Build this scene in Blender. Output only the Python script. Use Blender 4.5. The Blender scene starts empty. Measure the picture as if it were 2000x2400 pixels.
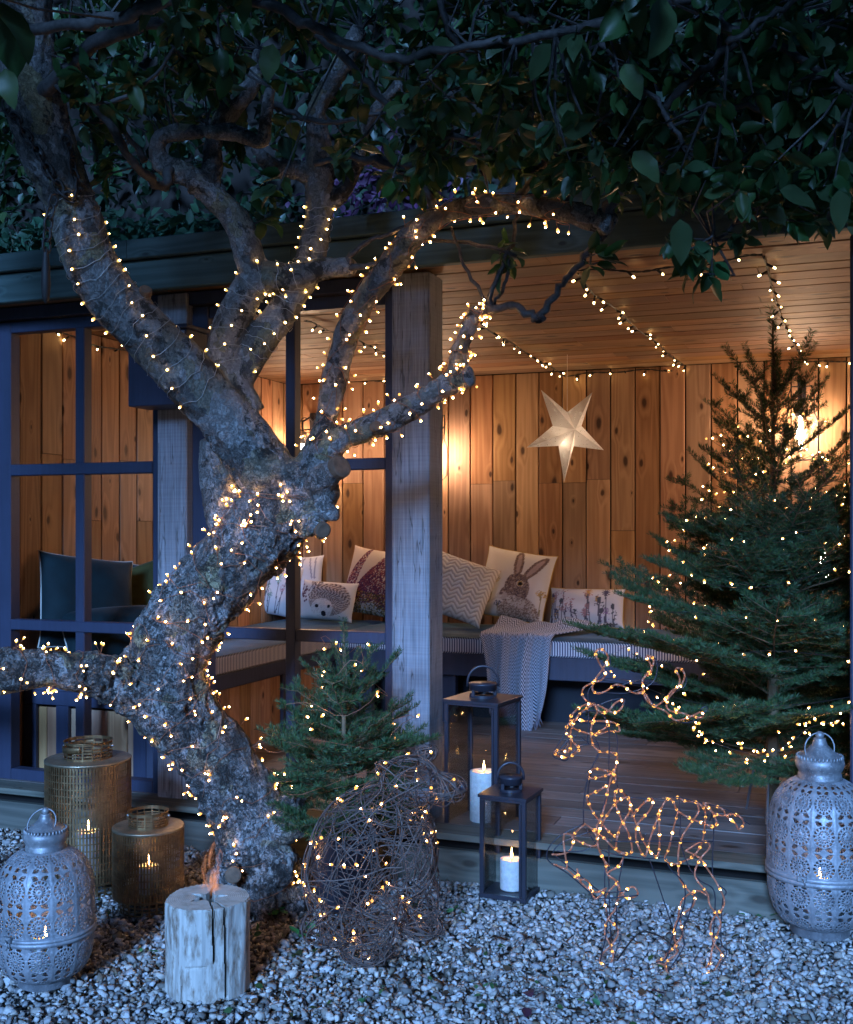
import bpy, math, random
import numpy as np
from mathutils import Vector, Matrix, noise as mnoise
R = math.radians
sc = bpy.context.scene
C = sc.collection
# ---------------------------------------------------------------- camera
F, CX, HY, CAMH, TH = 2621.0, 1000.0, 1237.0, 1.43, R(20.7)     # measured from the photograph (2000 px wide)
SN, CS = math.sin(TH), math.cos(TH)
cam_d = bpy.data.cameras.new('camera'); cam = bpy.data.objects.new('camera', cam_d); C.objects.link(cam)
cam.location = (0, 0, CAMH); cam.rotation_euler = (math.pi/2, 0, TH)
cam_d.sensor_fit = 'HORIZONTAL'; cam_d.sensor_width = 36.0; cam_d.lens = 36.0*F/2000
cam_d.shift_y = (HY-1200)/2000; cam_d.clip_start = 0.05; cam_d.clip_end = 400
sc.camera = cam
# ---------------------------------------------------------------- world, sun, exposure
EXPO = 1.75; EK = 2.0**-EXPO          # dusk: a long exposure; lamp strengths below are divided by it
W = bpy.data.worlds.new('World'); sc.world = W; W.use_nodes = True
wn = W.node_tree; wn.nodes.clear()
wo = wn.nodes.new('ShaderNodeOutputWorld'); wb = wn.nodes.new('ShaderNodeBackground')
sky = wn.nodes.new('ShaderNodeTexSky'); sky.sky_type = 'NISHITA'; sky.sun_disc = False
SUN_EL, SUN_AZ = R(21), R(172)          # the brightest part of the dusk sky is behind the camera
sky.sun_elevation = R(4.0); sky.sun_rotation = SUN_AZ; sky.ozone_density = 6.0; sky.air_density = 1.0; sky.dust_density = 0.2
tint = wn.nodes.new('ShaderNodeMix'); tint.data_type = 'RGBA'; tint.blend_type = 'MULTIPLY'
tint.inputs[0].default_value = 1.0; tint.inputs[7].default_value = (0.30, 0.66, 1.0, 1)
wn.links.new(sky.outputs[0], tint.inputs[6]); wn.links.new(tint.outputs[2], wb.inputs[0])
wb.inputs[1].default_value = 0.022
wn.links.new(wb.outputs[0], wo.inputs[0])
sun_d = bpy.data.lights.new('sun', 'SUN'); sun = bpy.data.objects.new('sun', sun_d); C.objects.link(sun)
sun_d.energy = 2.4; sun_d.angle = R(14); sun_d.color = (0.22, 0.47, 1.0)
sun.location = (0, -3, 8)
_dir = Vector((math.sin(SUN_AZ)*math.cos(SUN_EL), math.cos(SUN_AZ)*math.cos(SUN_EL), math.sin(SUN_EL)))
sun.rotation_euler = (-_dir).to_track_quat('-Z', 'Y').to_euler()
vs = sc.view_settings
sc.display_settings.display_device = 'sRGB'
vs.view_transform = 'Standard'; vs.look = 'None'; vs.exposure = EXPO; vs.gamma = 1.0; vs.use_curve_mapping = False
cy = sc.cycles
cy.use_denoising = True; cy.denoiser = 'OPENIMAGEDENOISE'; cy.use_light_tree = True
cy.max_bounces = 7; cy.diffuse_bounces = 3; cy.glossy_bounces = 3; cy.transmission_bounces = 4; cy.transparent_max_bounces = 16
cy.sample_clamp_indirect = 4.0; cy.caustics_reflective = False; cy.caustics_refractive = False
# ---------------------------------------------------------------- measuring helpers (photo pixel -> place)
def at_d(px, py, d):
    l = (px-CX)/F*d
    return Vector((l*CS - d*SN, l*SN + d*CS, CAMH - (py-HY)/F*d))
def at_Y(px, py, Y):
    u = (px-CX)/F
    return at_d(px, py, Y/(CS + u*SN))
def at_X(px, py, X):
    u = (px-CX)/F
    return at_d(px, py, X/(u*CS - SN))
def at_z(px, py, z=0.0):
    return at_d(px, py, (CAMH-z)*F/(py-HY))
def v8(x, y, d): return at_d(x*8/7, y*8/7, d)
rng = np.random.default_rng(7); rnd = random.Random(11)
# ---------------------------------------------------------------- object helpers
def wl(o):
    v = Vector((0, 0, 0))
    while o is not None: v += o.location; o = o.parent
    return v
def tag(o, label=None, cat=None, group=None, kind=None):
    if label: o['label'] = label
    if cat: o['category'] = cat
    if group: o['group'] = group
    if kind: o['kind'] = kind
    return o
def thing(name, loc, label, cat, group=None):
    o = bpy.data.objects.new(name, None); C.objects.link(o); o.location = loc; o.empty_display_size = 0.1
    return tag(o, label, cat, group)
def sub(name, parent):
    o = bpy.data.objects.new(name, None); C.objects.link(o); o.parent = parent; return o
def put(name, me, parent=None, loc=None, rot=None, scale=None):
    o = bpy.data.objects.new(name, me); C.objects.link(o)
    if parent is not None: o.parent = parent
    if loc is not None: o.location = Vector(loc) - (wl(parent) if parent is not None else Vector((0, 0, 0)))
    if rot is not None: o.rotation_euler = rot
    if scale is not None: o.scale = scale if hasattr(scale, '__len__') else (scale,)*3
    return o
class MB:
    def __init__(s): s.v = []; s.f = []; s.m = []; s.c = None
    def add(s, vs, fs, m=0):
        b = len(s.v); s.v.extend(vs); s.f.extend([tuple(i+b for i in f) for f in fs]); s.m.extend([m]*len(fs)); return s
    def box(s, lo, hi, m=0, bev=0.0):
        x0, y0, z0 = lo; x1, y1, z1 = hi
        if bev <= 0:
            vs = [(x, y, z) for z in (z0, z1) for y in (y0, y1) for x in (x0, x1)]
            return s.add(vs, [(0,2,3,1), (4,5,7,6), (0,1,5,4), (2,6,7,3), (0,4,6,2), (1,3,7,5)], m)
        b = bev; vs = []
        for z, i in ((z0, b), (z0+b, 0), (z1-b, 0), (z1, b)):
            vs += [(x0+i, y0+(b if i == 0 else b), z), (x0+b if i == 0 else x0+i, y0+i, z), (x1-b if i == 0 else x1-i, y0+i, z), (x1-i, y0+b, z),
                   (x1-i, y1-b, z), (x1-b if i == 0 else x1-i, y1-i, z), (x0+b if i == 0 else x0+i, y1-i, z), (x0+i, y1-b, z)]
        fs = [tuple(range(7, -1, -1)), tuple(range(24, 32))]
        for k in range(3):
            for j in range(8): a = k*8+j; c = k*8+(j+1) % 8; fs.append((a, c, c+8, a+8))
        return s.add(vs, fs, m)
    def tube(s, pts, rad, n=6, m=0, caps=True, up=None):
        pts = [Vector(p) for p in pts]; k = len(pts)
        if not hasattr(rad, '__len__'): rad = [rad]*k
        t0 = (pts[1]-pts[0]).normalized()
        nr = Vector(up) if up is not None else (Vector((0, 0, 1)) if abs(t0.z) < 0.9 else Vector((1, 0, 0)))
        vs = []
        for i, p in enumerate(pts):
            t = (pts[min(i+1, k-1)]-pts[max(i-1, 0)])
            if t.length < 1e-9: t = t0
            t.normalize(); nr = nr - t*nr.dot(t)
            if nr.length < 1e-6: nr = t.orthogonal()
            nr.normalize(); b = t.cross(nr)
            for j in range(n):
                a = 2*math.pi*j/n; vs.append(tuple(p + (nr*math.cos(a)+b*math.sin(a))*rad[i]))
        fs = [(i*n+j, i*n+(j+1) % n, (i+1)*n+(j+1) % n, (i+1)*n+j) for i in range(k-1) for j in range(n)]
        if caps: fs += [tuple(range(n-1, -1, -1)), tuple(range((k-1)*n, k*n))]
        return s.add(vs, fs, m)
    def lathe(s, prof, c=(0, 0, 0), n=32, m=0, caps=True):
        k = len(prof); vs = [(c[0]+r*math.cos(2*math.pi*j/n), c[1]+r*math.sin(2*math.pi*j/n), c[2]+z) for r, z in prof for j in range(n)]
        fs = [(i*n+j, i*n+(j+1) % n, (i+1)*n+(j+1) % n, (i+1)*n+j) for i in range(k-1) for j in range(n)]
        if caps:
            if prof[0][0] > 1e-5: fs.append(tuple(range(n-1, -1, -1)))
            if prof[-1][0] > 1e-5: fs.append(tuple(range((k-1)*n, k*n)))
        return s.add(vs, fs, m)
    def sphere(s, c, r, m=0, n=8, k=6, sz=1.0):
        prof = [(max(r*math.sin(math.pi*i/k), 1e-4), -r*sz*math.cos(math.pi*i/k)) for i in range(k+1)]
        return s.lathe(prof, c, n, m, False)
    def mesh(s, name, mats, smooth=False, off=None):
        me = bpy.data.meshes.new(name)
        vs = s.v if off is None else [(x-off[0], y-off[1], z-off[2]) for x, y, z in s.v]
        me.from_pydata([tuple(q) for q in vs], [], s.f)
        mats = mats if isinstance(mats, (list, tuple)) else [mats]
        for mt in mats: me.materials.append(mt)
        if len(mats) > 1: me.polygons.foreach_set('material_index', s.m)
        if smooth: me.polygons.foreach_set('use_smooth', [True]*len(me.polygons))
        return me
    def build(s, name, mats, parent=None, smooth=False, origin=None):
        base = wl(parent) if parent is not None else Vector((0, 0, 0))
        off = Vector(origin) if origin is not None else base
        o = put(name, s.mesh(name, mats, smooth, off), parent)
        o.location = off - base
        return o
def npmesh(name, verts, faces, mats, smooth=False, col=None, mi=None):
    """verts (n,3), faces (m,k) with one k; col (n,3) optional vertex colours"""
    me = bpy.data.meshes.new(name); nv = len(verts); nf, k = faces.shape
    me.vertices.add(nv); me.vertices.foreach_set('co', np.ascontiguousarray(verts, dtype=np.float32).ravel())
    me.loops.add(nf*k); me.loops.foreach_set('vertex_index', np.ascontiguousarray(faces, dtype=np.int32).ravel())
    me.polygons.add(nf); me.polygons.foreach_set('loop_start', np.arange(0, nf*k, k, dtype=np.int32))
    try: me.polygons.foreach_set('loop_total', np.full(nf, k, dtype=np.int32))
    except Exception: pass
    for mt in (mats if isinstance(mats, (list, tuple)) else [mats]): me.materials.append(mt)
    if mi is not None: me.polygons.foreach_set('material_index', np.ascontiguousarray(mi, dtype=np.int32))
    me.update(calc_edges=True)
    if smooth: me.polygons.foreach_set('use_smooth', np.ones(nf, dtype=bool))
    if col is not None:
        a = me.color_attributes.new('Col', 'FLOAT_COLOR', 'POINT')
        a.data.foreach_set('color', np.concatenate([col, np.ones((nv, 1))], 1).astype(np.float32).ravel())
    me.validate()
    return me
def spline(pts, n=6):
    """Catmull-Rom through pts (any dimension), n steps per span"""
    P = np.array([list(p) for p in pts], float); P = np.vstack([2*P[0]-P[1], P, 2*P[-1]-P[-2]]); out = []
    for i in range(1, len(P)-2):
        a, b, c, d = P[i-1:i+3]
        for t in np.linspace(0, 1, n, endpoint=False):
            out.append(0.5*((2*b)+(c-a)*t+(2*a-5*b+4*c-d)*t*t+(3*b-a-3*c+d)*t**3))
    out.append(P[-2]); return np.array(out)
# ---------------------------------------------------------------- materials
class G:
    def __init__(s, name):
        s.mat = bpy.data.materials.new(name); s.mat.use_nodes = True; s.nt = s.mat.node_tree; s.nt.nodes.clear()
        s.out = s.nt.nodes.new('ShaderNodeOutputMaterial')
    def n(s, t, ins=None, **pr):
        nd = s.nt.nodes.new('ShaderNode'+t)
        for k, v in pr.items(): setattr(nd, k, v)
        for k, v in (ins or {}).items():
            so = nd.inputs[k]
            if isinstance(v, bpy.types.NodeSocket): s.nt.links.new(v, so)
            else: so.default_value = v
        return nd
    def obj(s): return s.n('TexCoord').outputs['Object']
    def rnd(s): return s.n('ObjectInfo').outputs['Random']
    def attr(s, name='Col'): return s.n('Attribute', attribute_name=name).outputs['Color']
    def mapv(s, v, scale=(1, 1, 1), loc=(0, 0, 0)): return s.n('Mapping', {'Vector': v, 'Scale': scale, 'Location': loc}).outputs[0]
    def noise(s, v, scale=5., detail=3., rough=.55, dist=0.): return s.n('TexNoise', {'Vector': v, 'Scale': scale, 'Detail': detail, 'Roughness': rough, 'Distortion': dist}).outputs[0]
    def vor(s, v, scale=5., feature='F1', out=0, rand=1.): return s.n('TexVoronoi', {'Vector': v, 'Scale': scale, 'Randomness': rand}, feature=feature).outputs[out]
    def math(s, op, a, b=0.0, c=0.0, clamp=False):
        nd = s.n('Math', {0: a, 1: b, 2: c}, operation=op, use_clamp=clamp); return nd.outputs[0]
    def rng(s, v, a, b, c=0., d=1.): return s.n('MapRange', {0: v, 1: a, 2: b, 3: c, 4: d}, clamp=True).outputs[0]
    def mix(s, f, a, b, mode='MIX'):
        nd = s.n('Mix', {0: f, 6: a, 7: b}, data_type='RGBA', blend_type=mode); return nd.outputs[2]
    def ramp(s, f, stops):
        nd = s.n('ValToRGB', {0: f}); el = nd.color_ramp.elements
        while len(el) < len(stops): el.new(0.5)
        for e, (p, c) in zip(el, stops): e.position = p; e.color = tuple(c)+(1,) if len(c) == 3 else c
        return nd.outputs[0]
    def hsv(s, col, h=.5, sat=1., v=1.): return s.n('HueSaturation', {'Hue': h, 'Saturation': sat, 'Value': v, 'Color': col}).outputs[0]
    def bump(s, h, st=.3, dist=.01): return s.n('Bump', {'Height': h, 'Strength': st, 'Distance': dist}).outputs[0]
    def pbr(s, col, rough=.6, nrm=None, metal=0., spec=.5, **kw):
        d = {'Base Color': col, 'Roughness': rough, 'Metallic': metal, 'Specular IOR Level': spec}
        if nrm is not None: d['Normal'] = nrm
        d.update(kw); b = s.n('BsdfPrincipled', d); s.nt.links.new(b.outputs[0], s.out.inputs[0]); return s.mat
    def shader(s, sk): s.nt.links.new(sk, s.out.inputs[0]); return s.mat
def c4(c): return tuple(c)+(1,)
def wood(name, light, dark, knot, rough=.62, knots=1.0, val=.32, ring=9., kz=2.4, spec=.35):
    g = G(name); r = g.rnd()
    r2 = g.n('TexWhiteNoise', {'W': r}, noise_dimensions='1D'); off = g.n('VectorMath', {0: r2.outputs['Color'], 1: (7, 3, 41)}, operation='MULTIPLY').outputs[0]
    co = g.n('VectorMath', {0: g.obj(), 1: off}, operation='ADD').outputs[0]
    wob = g.n('VectorMath', {0: co, 1: g.n('VectorMath', {0: g.n('TexNoise', {'Vector': co, 'Scale': 9., 'Detail': 1.}).outputs['Color'], 1: (.012, .012, .04)}, operation='MULTIPLY').outputs[0]}, operation='ADD').outputs[0]
    sx = g.n('SeparateXYZ', {0: wob}); kv = g.n('CombineXYZ', {0: g.math('MULTIPLY', sx.outputs[0], 5.2), 1: g.math('MULTIPLY', sx.outputs[2], kz)}).outputs[0]
    vk = g.n('TexVoronoi', {'Vector': kv, 'Scale': 1.0}, voronoi_dimensions='2D'); rs = g.n('SeparateColor', {0: vk.outputs['Color']}).outputs[0]
    kd = g.math('DIVIDE', vk.outputs[0], g.rng(rs, 0., 1., .25, 1.25))
    km = g.rng(kd, .050*knots, .095*knots, 1, 0); halo = g.rng(kd, .0, .30, 1, 0)
    na = g.noise(g.mapv(co, (7, 7, .38)), 1., 2., .5)
    ph = g.math('MULTIPLY', g.math('ADD', g.math('MULTIPLY', na, ring), g.math('MULTIPLY', halo, 1.3)), 6.283)
    bands = g.math('MULTIPLY_ADD', g.math('SINE', ph), .5, .5)
    grain = g.noise(g.mapv(co, (130, 130, 3.2)), 1., 3., .6)
    blot = g.noise(g.mapv(co, (4, 4, 1.3)), 1., 3., .6)
    f = g.math('ADD', g.math('MULTIPLY', bands, .24), g.math('ADD', g.math('MULTIPLY', grain, .32), g.math('MULTIPLY', blot, .62)))
    col = g.ramp(f, [(.28, dark), (.78, light)])
    col = g.mix(g.math('MULTIPLY', g.rng(halo, .5, 1., 0, .6), .8 if knots > 0 else 0.), col, c4(knot))
    if knots > 0: col = g.mix(g.math('MULTIPLY', km, .93), col, c4(knot))
    sep = g.n('SeparateColor', {0: r2.outputs['Color']})
    col = g.hsv(col, g.rng(sep.outputs[1], 0, 1, .49, .51), g.rng(sep.outputs[2], 0, 1, .85, 1.1), g.rng(sep.outputs[0], 0, 1, 1-val, 1+val*.55))
    return g.pbr(col, rough, g.bump(g.math('SUBTRACT', f, g.math('MULTIPLY', km, .4)), .35, .004), spec=spec)
def paint(name, col, rough=.5, wear=.25, spec=.4):
    g = G(name); co = g.obj()
    n1 = g.noise(g.mapv(co, (60, 60, 4)), 1., 3.); n2 = g.noise(co, 5., 4.)
    f = g.math('MULTIPLY_ADD', n1, .5, g.math('MULTIPLY', n2, .5))
    cc = g.ramp(f, [(.3, [x*(1-wear) for x in col]), (.7, [min(x*(1+wear), 1) for x in col])])
    return g.pbr(cc, rough, g.bump(n1, .25, .003), spec=spec)
M = {}
M['plank'] = wood('pine_plank', (.46, .265, .142), (.25, .122, .058), (.055, .022, .010))
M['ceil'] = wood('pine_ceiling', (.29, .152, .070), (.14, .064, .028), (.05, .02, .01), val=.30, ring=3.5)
M['deck'] = wood('deck_timber', (.21, .175, .155), (.095, .078, .068), (.05, .035, .025), rough=.5, val=.35)
M['sill'] = wood('sleeper_timber', (.14, .135, .105), (.055, .058, .045), (.04, .035, .025), rough=.7, val=.15)
M['fascia'] = wood('stained_green_timber', (.060, .095, .085), (.022, .04, .036), (.02, .03, .025), rough=.7, val=.2, knots=.8)
def oak(name):
    g = G(name); co = g.obj()
    saw = g.noise(g.mapv(co, (3, 3, 130)), 1., 2.); fib = g.noise(g.mapv(co, (150, 150, 4)), 1., 3.)
    wv = g.mapv(co, (14, 14, 1.1)); cr = g.noise(wv, 1., 4., .6)
    crack = g.rng(g.math('ABSOLUTE', g.math('SUBTRACT', cr, .5)), .0, .012, 1, 0)
    st = g.rng(g.noise(g.mapv(co, (5, 5, 2)), 1., 4.), .38, .7, 0, 1)
    f = g.math('ADD', g.math('MULTIPLY', saw, .22), g.math('MULTIPLY', fib, .78))
    col = g.ramp(f, [(.3, (.13, .135, .15)), (.7, (.29, .30, .32))])
    col = g.mix(g.math('MULTIPLY', st, .25), col, (.24, .22, .20, 1)); col = g.mix(g.math('MULTIPLY', crack, .75), col, (.04, .035, .03, 1))
    top = g.rng(g.n('SeparateXYZ', {0: co}).outputs[2], .75, 1.2, 0, .0)
    return g.pbr(col, .75, g.bump(g.math('SUBTRACT', f, crack), .5, .006), spec=.25)
M['oak'] = oak('weathered_oak')
M['blue'] = paint('navy_paint', (.028, .034, .060), .45, .22)
M['bench'] = paint('slate_blue_paint', (.040, .044, .068), .5, .25)
M['black'] = paint('black_metal', (.022, .023, .032), .38, .2, .5)
M['iron'] = paint('rusty_iron', (.035, .03, .028), .6, .4)
def simple(name, col, rough=.6, metal=0., var=.25, scale=8., spec=.4, bump=.15):
    g = G(name); n1 = g.noise(g.obj(), scale, 4.)
    return g.pbr(g.ramp(n1, [(.3, [x*(1-var) for x in col]), (.7, [min(1, x*(1+var)) for x in col])]), rough, g.bump(n1, bump, .004), metal, spec)
M['felt'] = simple('roof_felt', (.035, .04, .045), .9)
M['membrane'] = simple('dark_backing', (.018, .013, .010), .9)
M['soil'] = simple('earth', (.05, .045, .035), .95, var=.4, scale=20.)
M['wire'] = simple('copper_wire', (.34, .15, .085), .5, .5)
M['swire'] = simple('silver_wire', (.42, .41, .38), .5, .4)
M['cable'] = simple('black_cable', (.02, .02, .02), .5)
def emit(name, col, st):
    g = G(name); return g.shader(g.n('Emission', {0: c4(col), 1: st*EK}).outputs[0])
M['led'] = emit('led_core', (1., .54, .21), 125.)
M['ledrim'] = emit('led_droplet', (1., .43, .10), 2.6)
M['led2'] = emit('led_warm_core', (1., .60, .23), 70.)
M['ledrim2'] = emit('led_warm_cap', (1., .56, .13), 2.4)
M['bulb'] = emit('lamp_bulb', (1., .66, .42), 480.)
M['flame'] = emit('candle_flame', (1., .50, .14), 26.)
# ================================================================ THE SETTING
DECK = 0.17; YF = 4.36; YB = 7.55; XL = -3.95; XR = 0.06; CEIL = 2.51
g = G('gravelly_ground'); co = g.obj(); vc = g.n('TexVoronoi', {'Vector': co, 'Scale': 42.}); tone = g.n('SeparateColor', {0: vc.outputs['Color']}).outputs[0]
M['ground'] = g.pbr(g.mix(g.rng(vc.outputs[0], .35, .6), g.ramp(tone, [(.0, (.10, .095, .08)), (1., (.40, .385, .35))]), (.05, .045, .035, 1)), .9, g.bump(vc.outputs[0], .8, .02), spec=.2)
gb = MB().add([(-60, -30, -.03), (60, -30, -.03), (60, 80, -.03), (-60, 80, -.03)], [(0, 1, 2, 3)])
tag(gb.build('ground', M['ground']), kind='structure')
# ---------------------------------------------------------------- garden shelter
S = thing('garden_shelter', (-1.95, 5.9, 0), 'timber garden shelter with navy window frames, oak posts and a lit pine interior', 'shelter')
_pl = {}
def plank_mesh(w, l, t, mat, key):
    k = (round(w, 3), round(l, 3), round(t, 3), key)
    if k not in _pl:
        b = min(.004, t*.3); h = w/2; sec = [(-h, t), (-h, b), (-h+b, 0), (h-b, 0), (h, b), (h, t)]
        m = MB(); n = 6; m.add([(x, y, z) for z in (-l/2, l/2) for x, y in sec], [tuple(range(n)), tuple(range(2*n-1, n-1, -1))]+[(j, j+n, (j+1) % n+n, (j+1) % n) for j in range(n)])
        _pl[k] = m.mesh('plank', mat)
    return _pl[k]
# a plank's own axes: x across, y into the wall, z along it
PW = .167
def planks(parent, name, fn, n, z0, z1, joint, seed, mat='plank', w=PW-.0085):
    q = random.Random(seed)
    for i in range(n):
        spans = [(z0, z1)]
        if joint is not None and q.random() < .72:
            j = joint+q.choice((0, 0, 0, .02, -.33, .3)); spans = [(z0, j-.0015), (j+.0015, z1)]
        for a, b in spans:
            loc, rot = fn(i); pr = q.uniform(-.0025, .0025)
            o = put(name, plank_mesh(w, b-a, .02, M[mat], mat), parent, Vector(loc)+Vector((0, 0, (a+b)/2)))
            o.rotation_euler = (0, 0, rot); o.location += Vector((math.sin(rot)*-pr, math.cos(rot)*pr, 0))
bw = MB().box((XL-.1, YB+.022, -.02), (XR+.1, YB+.08, CEIL+.1)).build('back_wall', M['membrane'], S)
planks(bw, 'plank', lambda i: ((-.014+.167/2-PW*i, YB, 0), 0), 25, DECK+.003, CEIL-.003, 1.74, 3)
lw = MB().box((XL-.08, 4.30, -.02), (XL-.022, YB+.02, CEIL+.1)).build('left_wall', M['membrane'], S)
planks(lw, 'plank', lambda i: ((XL, 4.425+PW/2+PW*i, 0), math.pi/2), 19, DECK+.003, CEIL-.003, 1.80, 5)
rw = MB().box((XR+.022, 4.56, -.02), (XR+.08, YB+.02, CEIL+.1)).build('right_wall', M['membrane'], S)
planks(rw, 'plank', lambda i: ((XR, 4.60+PW/2+PW*i, 0), -math.pi/2), 18, DECK+.003, CEIL-.003, 1.74, 6)
# ceiling
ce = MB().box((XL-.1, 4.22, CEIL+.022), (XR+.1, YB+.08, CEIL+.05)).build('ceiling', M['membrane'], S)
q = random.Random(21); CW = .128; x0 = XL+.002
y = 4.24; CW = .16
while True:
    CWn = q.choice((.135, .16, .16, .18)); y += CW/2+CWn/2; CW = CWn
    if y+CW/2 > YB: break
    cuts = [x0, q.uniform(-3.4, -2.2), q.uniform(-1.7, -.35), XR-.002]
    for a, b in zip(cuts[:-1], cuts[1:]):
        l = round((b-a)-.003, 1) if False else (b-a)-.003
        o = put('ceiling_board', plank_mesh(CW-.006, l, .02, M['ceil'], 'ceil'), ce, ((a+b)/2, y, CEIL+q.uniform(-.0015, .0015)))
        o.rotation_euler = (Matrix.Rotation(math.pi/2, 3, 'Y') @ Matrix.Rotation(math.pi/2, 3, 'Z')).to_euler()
# deck
dk = MB().box((XL-.1, 4.30, -.02), (.9, YB+.1, DECK-.045)).build('deck', M['membrane'], S)
DW = .142
for i in range(24):
    y = 4.245+DW*(i+.5)
    cuts = [XL-.05, q.uniform(-3.2, -2.), q.uniform(-1.3, -.2), .85]
    if i == 0: cuts = [XL-.05, -1.9, .85]
    if y+DW/2 > YB+.03: break
    for a, b in zip(cuts[:-1], cuts[1:]):
        o = put('deck_board', plank_mesh(DW-.006, b-a-.004, .028, M['sill' if i == 0 else 'deck'], 'sill' if i == 0 else 'deck'), dk, ((a+b)/2, y, DECK+q.uniform(-.0015, .001)))
        o.rotation_euler = (Matrix.Rotation(-math.pi/2, 3, 'Y') @ Matrix.Rotation(-math.pi/2, 3, 'Z')).to_euler()
for k, (a, b) in enumerate(((-4.6, -2.05), (-2.045, .9))):
    for z in ((-.02, .128),):
        o = put('riser_board', plank_mesh(z[1]-z[0], b-a, .03, M['sill'], 'sill'), dk, ((a+b)/2, 4.268, (z[0]+z[1])/2)); o.rotation_euler = (0, math.pi/2, 0)
# posts
def vpost(name, lo, hi, mat, parent, bev=.006):
    c = ((lo[0]+hi[0])/2, (lo[1]+hi[1])/2, (lo[2]+hi[2])/2)
    return MB().box(lo, hi, bev=bev).build(name, mat, parent, origin=c)
xa, xb = at_Y(918, 1000, YF).x, at_Y(1006, 1000, YF).x
vpost('oak_post', (xa, YF, DECK), (xb, YF+.17, 2.50), M['oak'], S)
xc, xd = at_Y(368, 1000, YF).x, at_Y(437, 1000, YF).x
vpost('oak_post', (xc, YF, DECK-.02), (xd, YF+.15, 2.50), M['oak'], S)
vpost('corner_post', (.004, YF, DECK), (.16, YF+.16, 2.50), M['blue'], S)
# window frames
def framed(name, L, Rr, mull, y0, y1):
    w = sub(name, S)
    top, bot = 2.485, DECK+.005
    zm = [(at_Y((L+Rr)/2, 1083 if Rr < 400 else 1072, y0).z, at_Y((L+Rr)/2, 1112 if Rr < 400 else 1100, y0).z),
          (at_Y((L+Rr)/2, 1457 if Rr < 400 else 1479, y0).z, at_Y((L+Rr)/2, 1483 if Rr < 400 else 1508, y0).z)]
    xs = [at_Y(p, 1200, y0).x for p in (L, Rr)]
    return w, xs, zm, top, bot
def rail(w, name, x0, x1, z0, z1, y0, y1): return vpost(name, (x0, y0, z0), (x1, y1, z1), M['blue'], w, .004)
w1 = sub('window_frame', S)
XA = at_Y(-45, 1200, YF+.05).x; XB = at_Y(26, 1200, YF+.05).x; xm0 = at_Y(176, 1200, YF+.05).x; xm1 = at_Y(197, 1200, YF+.05).x
y0, y1 = YF+.05, YF+.115
rail(w1, 'stile', XA-.03, XB, DECK+.005, 2.44, y0-.004, y1); rail(w1, 'stile', xc-.055, xc-.001, DECK+.005, 2.44, y0-.004, y1)
rail(w1, 'mullion', xm0, xm1, DECK+.075, 2.40, y0, y1-.004)
za = (at_Y(190, 1085, y0).z, at_Y(190, 1112, y0).z); zb = (at_Y(190, 1457, y0).z, at_Y(190, 1482, y0).z)
rail(w1, 'rail', XB-.001, xc-.056, za[1], za[0], y0-.006, y1-.01); rail(w1, 'rail', XB-.001, xc-.056, zb[1], zb[0], y0-.006, y1-.01)
rail(w1, 'bottom_rail', XB-.001, xc-.056, DECK+.005, DECK+.08, y0-.002, y1); rail(w1, 'head_rail', XB-.001, xc-.056, 2.385, 2.44, y0-.002, y1)
w2 = sub('window_frame', S)
x20, x21 = xd+.001, at_Y(489, 1200, y0).x; xm0 = at_Y(669, 1200, y0).x; xm1 = at_Y(691, 1200, y0).x; x30 = at_Y(903, 1200, y0).x
rail(w2, 'stile', x20, x21, DECK+.005, 2.44, y0-.004, y1); rail(w2, 'stile', x30, xa-.001, DECK+.005, 2.44, y0-.004, y1)
rail(w2, 'mullion', xm0, xm1, DECK+.005, 2.40, y0, y1-.004)
za = (at_Y(860, 1073, y0).z, at_Y(860, 1100, y0).z); zb = (at_Y(750, 1478, y0).z, at_Y(750, 1506, y0).z)
for a, b in ((x21, xm0), (xm1, x30)):
    rail(w2, 'rail', a+.001, b-.001, za[1], za[0], y0+.006, y1-.01); rail(w2, 'rail', a+.001, b-.001, zb[1], zb[0], y0+.006, y1-.01)
rail(w2, 'head_rail', x21+.001, x30-.001, 2.385, 2.44, y0+.002, y1)
vpost('header_beam', (XL-.6, YF+.02, 2.445), (xa-.002, YF+.14, 2.505), M['blue'], S, .004)
# fascia boards and roof
FB = 2.485
for a, b in ((-5.4, -2.2), (-2.197, 1.0)):
    o = put('fascia_board', plank_mesh(.135, b-a, .04, M['fascia'], 'fascia'), S, ((a+b)/2, 4.20, FB+.0675)); o.rotation_euler = (0, math.pi/2, 0)
for a, b in ((-5.4, -3.0), (-2.997, 1.0)):
    o = put('fascia_board', plank_mesh(.085, b-a, .03, M['fascia'], 'fascia'), S, ((a+b)/2, 4.168, FB+.18)); o.rotation_euler = (0, math.pi/2, 0)
MB().box((-5.35, 4.245, CEIL+.055), (.95, 8.2, FB+.21)).build('roof', M['felt'], S)
vpost('soffit_beam', (.17, 4.242, 2.40), (1.0, 4.40, 2.505), M['blue'], S, .004)
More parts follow.
